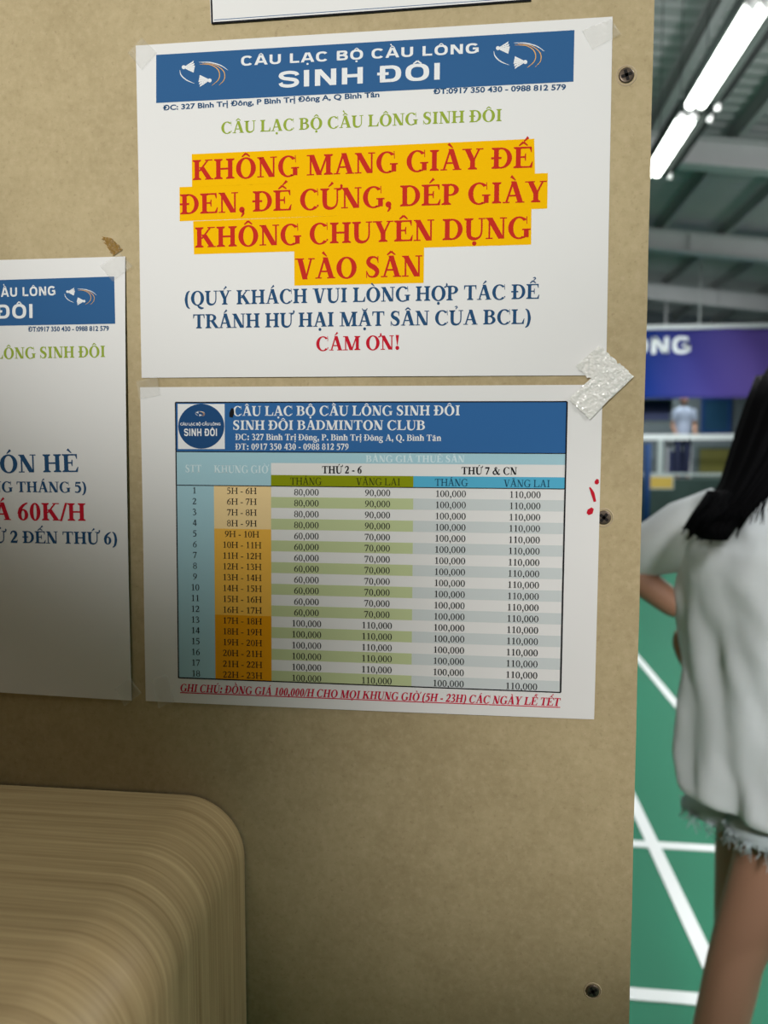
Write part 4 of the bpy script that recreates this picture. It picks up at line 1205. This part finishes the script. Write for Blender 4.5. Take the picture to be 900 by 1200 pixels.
for (s0, e0, rr) in ((shL, elL, 1), (shR, elR, .80)):
    d = (e0 - s0)
    pts = [s0 + (L3(0, -.012, 1.235) - s0) * .45, s0 + (L3(0, -.012, 1.25) - s0) * .12 + d * .03, s0 + d * .33 * rr + Vector((0, 0, -.006)), s0 + d * .62 * rr + Vector((0, 0, -.012)), s0 + d * .86 * rr + Vector((0, 0, -.016))]
    rgs = []
    wide = (.050, .066, .066, .066, .066) if s0 is shR else (.050, .068, .064, .052, .043)
    dn = d.normalized(); aa = dn.cross(Vector((0, 0, 1))).normalized(); bb = aa.cross(dn)
    for i, p in enumerate(pts):
        r0 = wide[i]
        rgs.append([p + (aa * math.cos(2 * PI * k / 40) * .9 + bb * math.sin(2 * PI * k / 40)) * r0 * (1 + .05 * math.sin(4 * 2 * PI * k / 40 + i * 1.3)) for k in range(40)])
        if i == 0:                                   # turn the first ring into the shoulder
            q0 = (s0 - p).normalized(); a2 = q0.cross(Vector((0, 0, 1))).normalized(); b2_ = a2.cross(q0)
            rgs[-1] = [p + (aa * math.cos(2 * PI * k / 40) + bb * math.sin(2 * PI * k / 40)) * r0 for k in range(40)] if s0 is shL else [p + (a2 * math.cos(2 * PI * k / 40) + b2_ * math.sin(2 * PI * k / 40)) * r0 for k in range(40)]
    b.loft(rgs, False)
sh = b.build('shirt', M['shirt'], bo)
so = sh.modifiers.new('thick', 'SOLIDIFY'); so.thickness = 0.002; so.offset = -1
# shorts with frayed hems
b = MB(); b2 = MB()
for hip, knee, hz in ((hipL, kneeL, at(830, 938, 1.47).z), (hipR, kneeR, at(890, 985, 1.27).z)):
    rgs = []
    for z, rr in ((.90, .085), (.84, .09), (.78, .092), ((hz + .78) / 2, .100 if hip is hipR else .108), (hz, .106 if hip is hipR else .118)):
        t = (hip.z - z) / (hip.z - knee.z)
        c = hip + (knee - hip) * t
        off = PR * (-.012 if hip is hipL else .006)
        rgs.append([c + off + PR * math.cos(2 * PI * k / 48) * rr * (.95 + .03 * math.sin(5 * 2 * PI * k / 48)) + PF * math.sin(2 * PI * k / 48) * rr * 1.0 + Vector((0, 0, z - c.z)) for k in range(48)])
    b.loft(rgs, False)
    for k in range(150):
        a = random.random() * 2 * PI; i = int(a / (2 * PI) * 48) % 48
        p = rgs[-1][i].lerp(rgs[-1][(i + 1) % 48], random.random())
        b2.tube([p + Vector((0, 0, .006)), p + Vector((random.uniform(-.006, .006), random.uniform(-.006, .006), -.008)), p + Vector((random.uniform(-.012, .012), random.uniform(-.012, .012), -random.uniform(.012, .026)))], [.0016, .0013, .0006], 4)
so_ = b.build('shorts', M['denim'], bo)
mo = so_.modifiers.new('thick', 'SOLIDIFY'); mo.thickness = 0.002
b2.build('frayed_hem', M['denim'], so_)
# hair: a cap over the skull and a long fall swept to the left
b = MB()
hfw = (PF + Vector((.35, -.1, -.12))).normalized()
bm = bmesh.new(); bmesh.ops.create_uvsphere(bm, u_segments=40, v_segments=26, radius=1.0)
u_ = Vector((0, 0, 1)); u_ = (u_ - hfw * u_.dot(hfw)).normalized(); r_ = hfw.cross(u_)
bmesh.ops.delete(bm, geom=[v for v in bm.verts if v.co.y > .45 and v.co.z < .5 or v.co.z < -.75], context='VERTS')
vs = list(bm.verts); ix = {v: i for i, v in enumerate(vs)}
b.add([headc + r_ * v.co.x * .086 + hfw * (v.co.y * .102 - .004) + u_ * (v.co.z * .121 + .004) for v in vs], [tuple(ix[v] for v in f_.verts) for f_ in bm.faces], True)
bm.free()
secs = [(440, 888, 985, 1.305), (470, 876, 985, 1.285), (505, 864, 968, 1.275), (540, 853, 940, 1.265), (565, 845, 910, 1.26), (588, 832, 890, 1.255), (604, 812, 874, 1.252), (618, 803, 862, 1.252), (632, 822, 852, 1.252)]
rgs = []
for yy, xl, xr, D in secs:
    A = at(xl, yy, D + .03); B = at(xr, yy, D)
    c = (A + B) / 2; hx = (B - A) / 2; hy = Vector((0, .045 if yy < 600 else .025, 0))
    rgs.append([c + hx * math.cos(2 * PI * k / 64) * (1 + .03 * math.sin(13 * 2 * PI * k / 64)) + hy * math.sin(2 * PI * k / 64) * (1 + .10 * math.sin(17 * 2 * PI * k / 64)) for k in range(64)])
b.loft(rgs, True)
for k in range(70):                                  # loose locks at the ends
    t = random.random(); x0 = 806 + 64 * t
    p0 = at(x0 + 22, 575, 1.255 + random.uniform(-.015, .02)); p1 = at(x0 + 6, 603, 1.25 + random.uniform(-.015, .015)); p2 = at(x0 - 6 + random.uniform(-6, 6), 622 + random.uniform(-8, 16) - 10 * abs(t - .45), 1.25)
    b.tube([p0, (p0 + p1) / 2 + Vector((0.004, 0, 0)), p1, p2], [.0015, .006, .0045, .0008], 6)
for k in range(16):                                  # fine strands beyond the main fall
    x0 = 868 + 30 * random.random()
    b.tube([at(x0 + 14, 556, 1.24), at(x0 + 8, 580, 1.238), at(x0 + random.uniform(-6, 10), 606 + random.uniform(-8, 10), 1.236)], [.002, .0016, .0005], 5)
b.build('hair', M['hair'], bo)
b = MB()
for an in (ankL, ankR):
    pts = [an + PF * x + PR * y + Vector((0, 0, .004 - an.z)) for x, y in ((-.06, -.03), (-.06, .03), (.06, .042), (.17, .04), (.20, 0), (.17, -.035), (.06, -.04))]
    b.prism(pts, (0, 0, .014))
b.build('sandals', M['sandal'], bo)

# the far person behind the railing, standing on the platform
fb = at(798, 560, 17.35); fb = Vector((fb.x, 17.3, pz))
far = empty('person', fb, 'far person in a pale shirt and dark trousers standing behind the railing', 'person')
def Q(x, y, z): return fb + Vector((x, y, z))
hz = at(793, 470, 17.3).z - pz
k = hz / 1.58
vv = [Q(0, 0, .92 * k), Q(0, 0, 1.1 * k), Q(0, 0, 1.3 * k), Q(0, 0, 1.46 * k), Q(0, -.01, 1.54 * k), Q(-.19, 0, 1.38 * k), Q(-.24, -.02, 1.1 * k), Q(-.2, -.16, .93 * k), Q(.19, 0, 1.38 * k), Q(.24, -.02, 1.1 * k), Q(.2, -.18, .95 * k),
      Q(-.09, 0, .88 * k), Q(-.10, 0, .48 * k), Q(-.10, .02, .09), Q(-.11, -.13, .035), Q(.09, 0, .88 * k), Q(.10, 0, .48 * k), Q(.10, .02, .09), Q(.11, -.13, .035)]
ee = [(0, 1), (1, 2), (2, 3), (3, 4), (2, 5), (5, 6), (6, 7), (2, 8), (8, 9), (9, 10), (0, 11), (11, 12), (12, 13), (13, 14), (0, 15), (15, 16), (16, 17), (17, 18)]
rr = [.12, .115, .12, .055, .05, .055, .042, .028, .055, .042, .028, .085, .055, .035, .03, .085, .055, .035, .03]
ms = [grow(vv, ee, rr, 0, 2), head_mesh(Q(0, -.02, 1.60 * k), (0, -1, 0), 1.05)]
ms += hand_chains(vv[7], vv[7] + Vector((.01, -.06, -.02)), (0, -.6, -.8), (1, 0, 0), (0, .2, -1)) + hand_chains(vv[10], vv[10] + Vector((-.01, -.06, -.02)), (0, -.6, -.8), (-1, 0, 0), (0, .2, -1))
fo = link('body', join_meshes('body', ms), M['skin'], far)
face_parts(Q(0, -.02, 1.60 * k), (0, -1, 0), fo, 1.05)
M['pale_shirt'] = mat('pale_blue_shirt', (0.30, 0.34, 0.44), 0.8)
M['trousers'] = mat('navy_trousers', (0.02, 0.025, 0.06), 0.8)
def eo(x, y, z, rx, ry, n=32): return [Q(x + rx * math.cos(2 * PI * i / n), y + ry * math.sin(2 * PI * i / n), z) for i in range(n)]
b = MB(); b.loft([eo(0, 0, z * k, rx, ry) for z, rx, ry in ((.86, .17, .14), (1.0, .165, .14), (1.2, .18, .14), (1.34, .20, .13), (1.42, .16, .10), (1.47, .075, .07))], False)
for s_, e_ in ((vv[5], vv[6]), (vv[8], vv[9])):
    b.tube([s_ + (s_ - e_) * .1, s_, s_ + (e_ - s_) * .7], [.065, .075, .07], 16, False)
b.build('shirt', M['pale_shirt'], fo)
b = MB()
for i, j, q in ((11, 12, 13), (15, 16, 17)):
    b.tube([vv[i] + Vector((0, 0, .08)), vv[i], vv[j], vv[q]], [.10, .105, .08, .06], 18, False)
b.build('trousers', M['trousers'], fo)
b = MB(); hc = Q(0, .0, 1.63 * k)
rgs = []
for i in range(7):
    a = PI / 2 * i / 6
    rgs.append([hc + Vector((math.cos(2 * PI * q / 24) * .085 * math.cos(a), math.sin(2 * PI * q / 24) * .105 * math.cos(a) + .012, .105 * math.sin(a))) for q in range(24)])
b.loft(rgs, False); b.build('hair', M['hair'], fo)
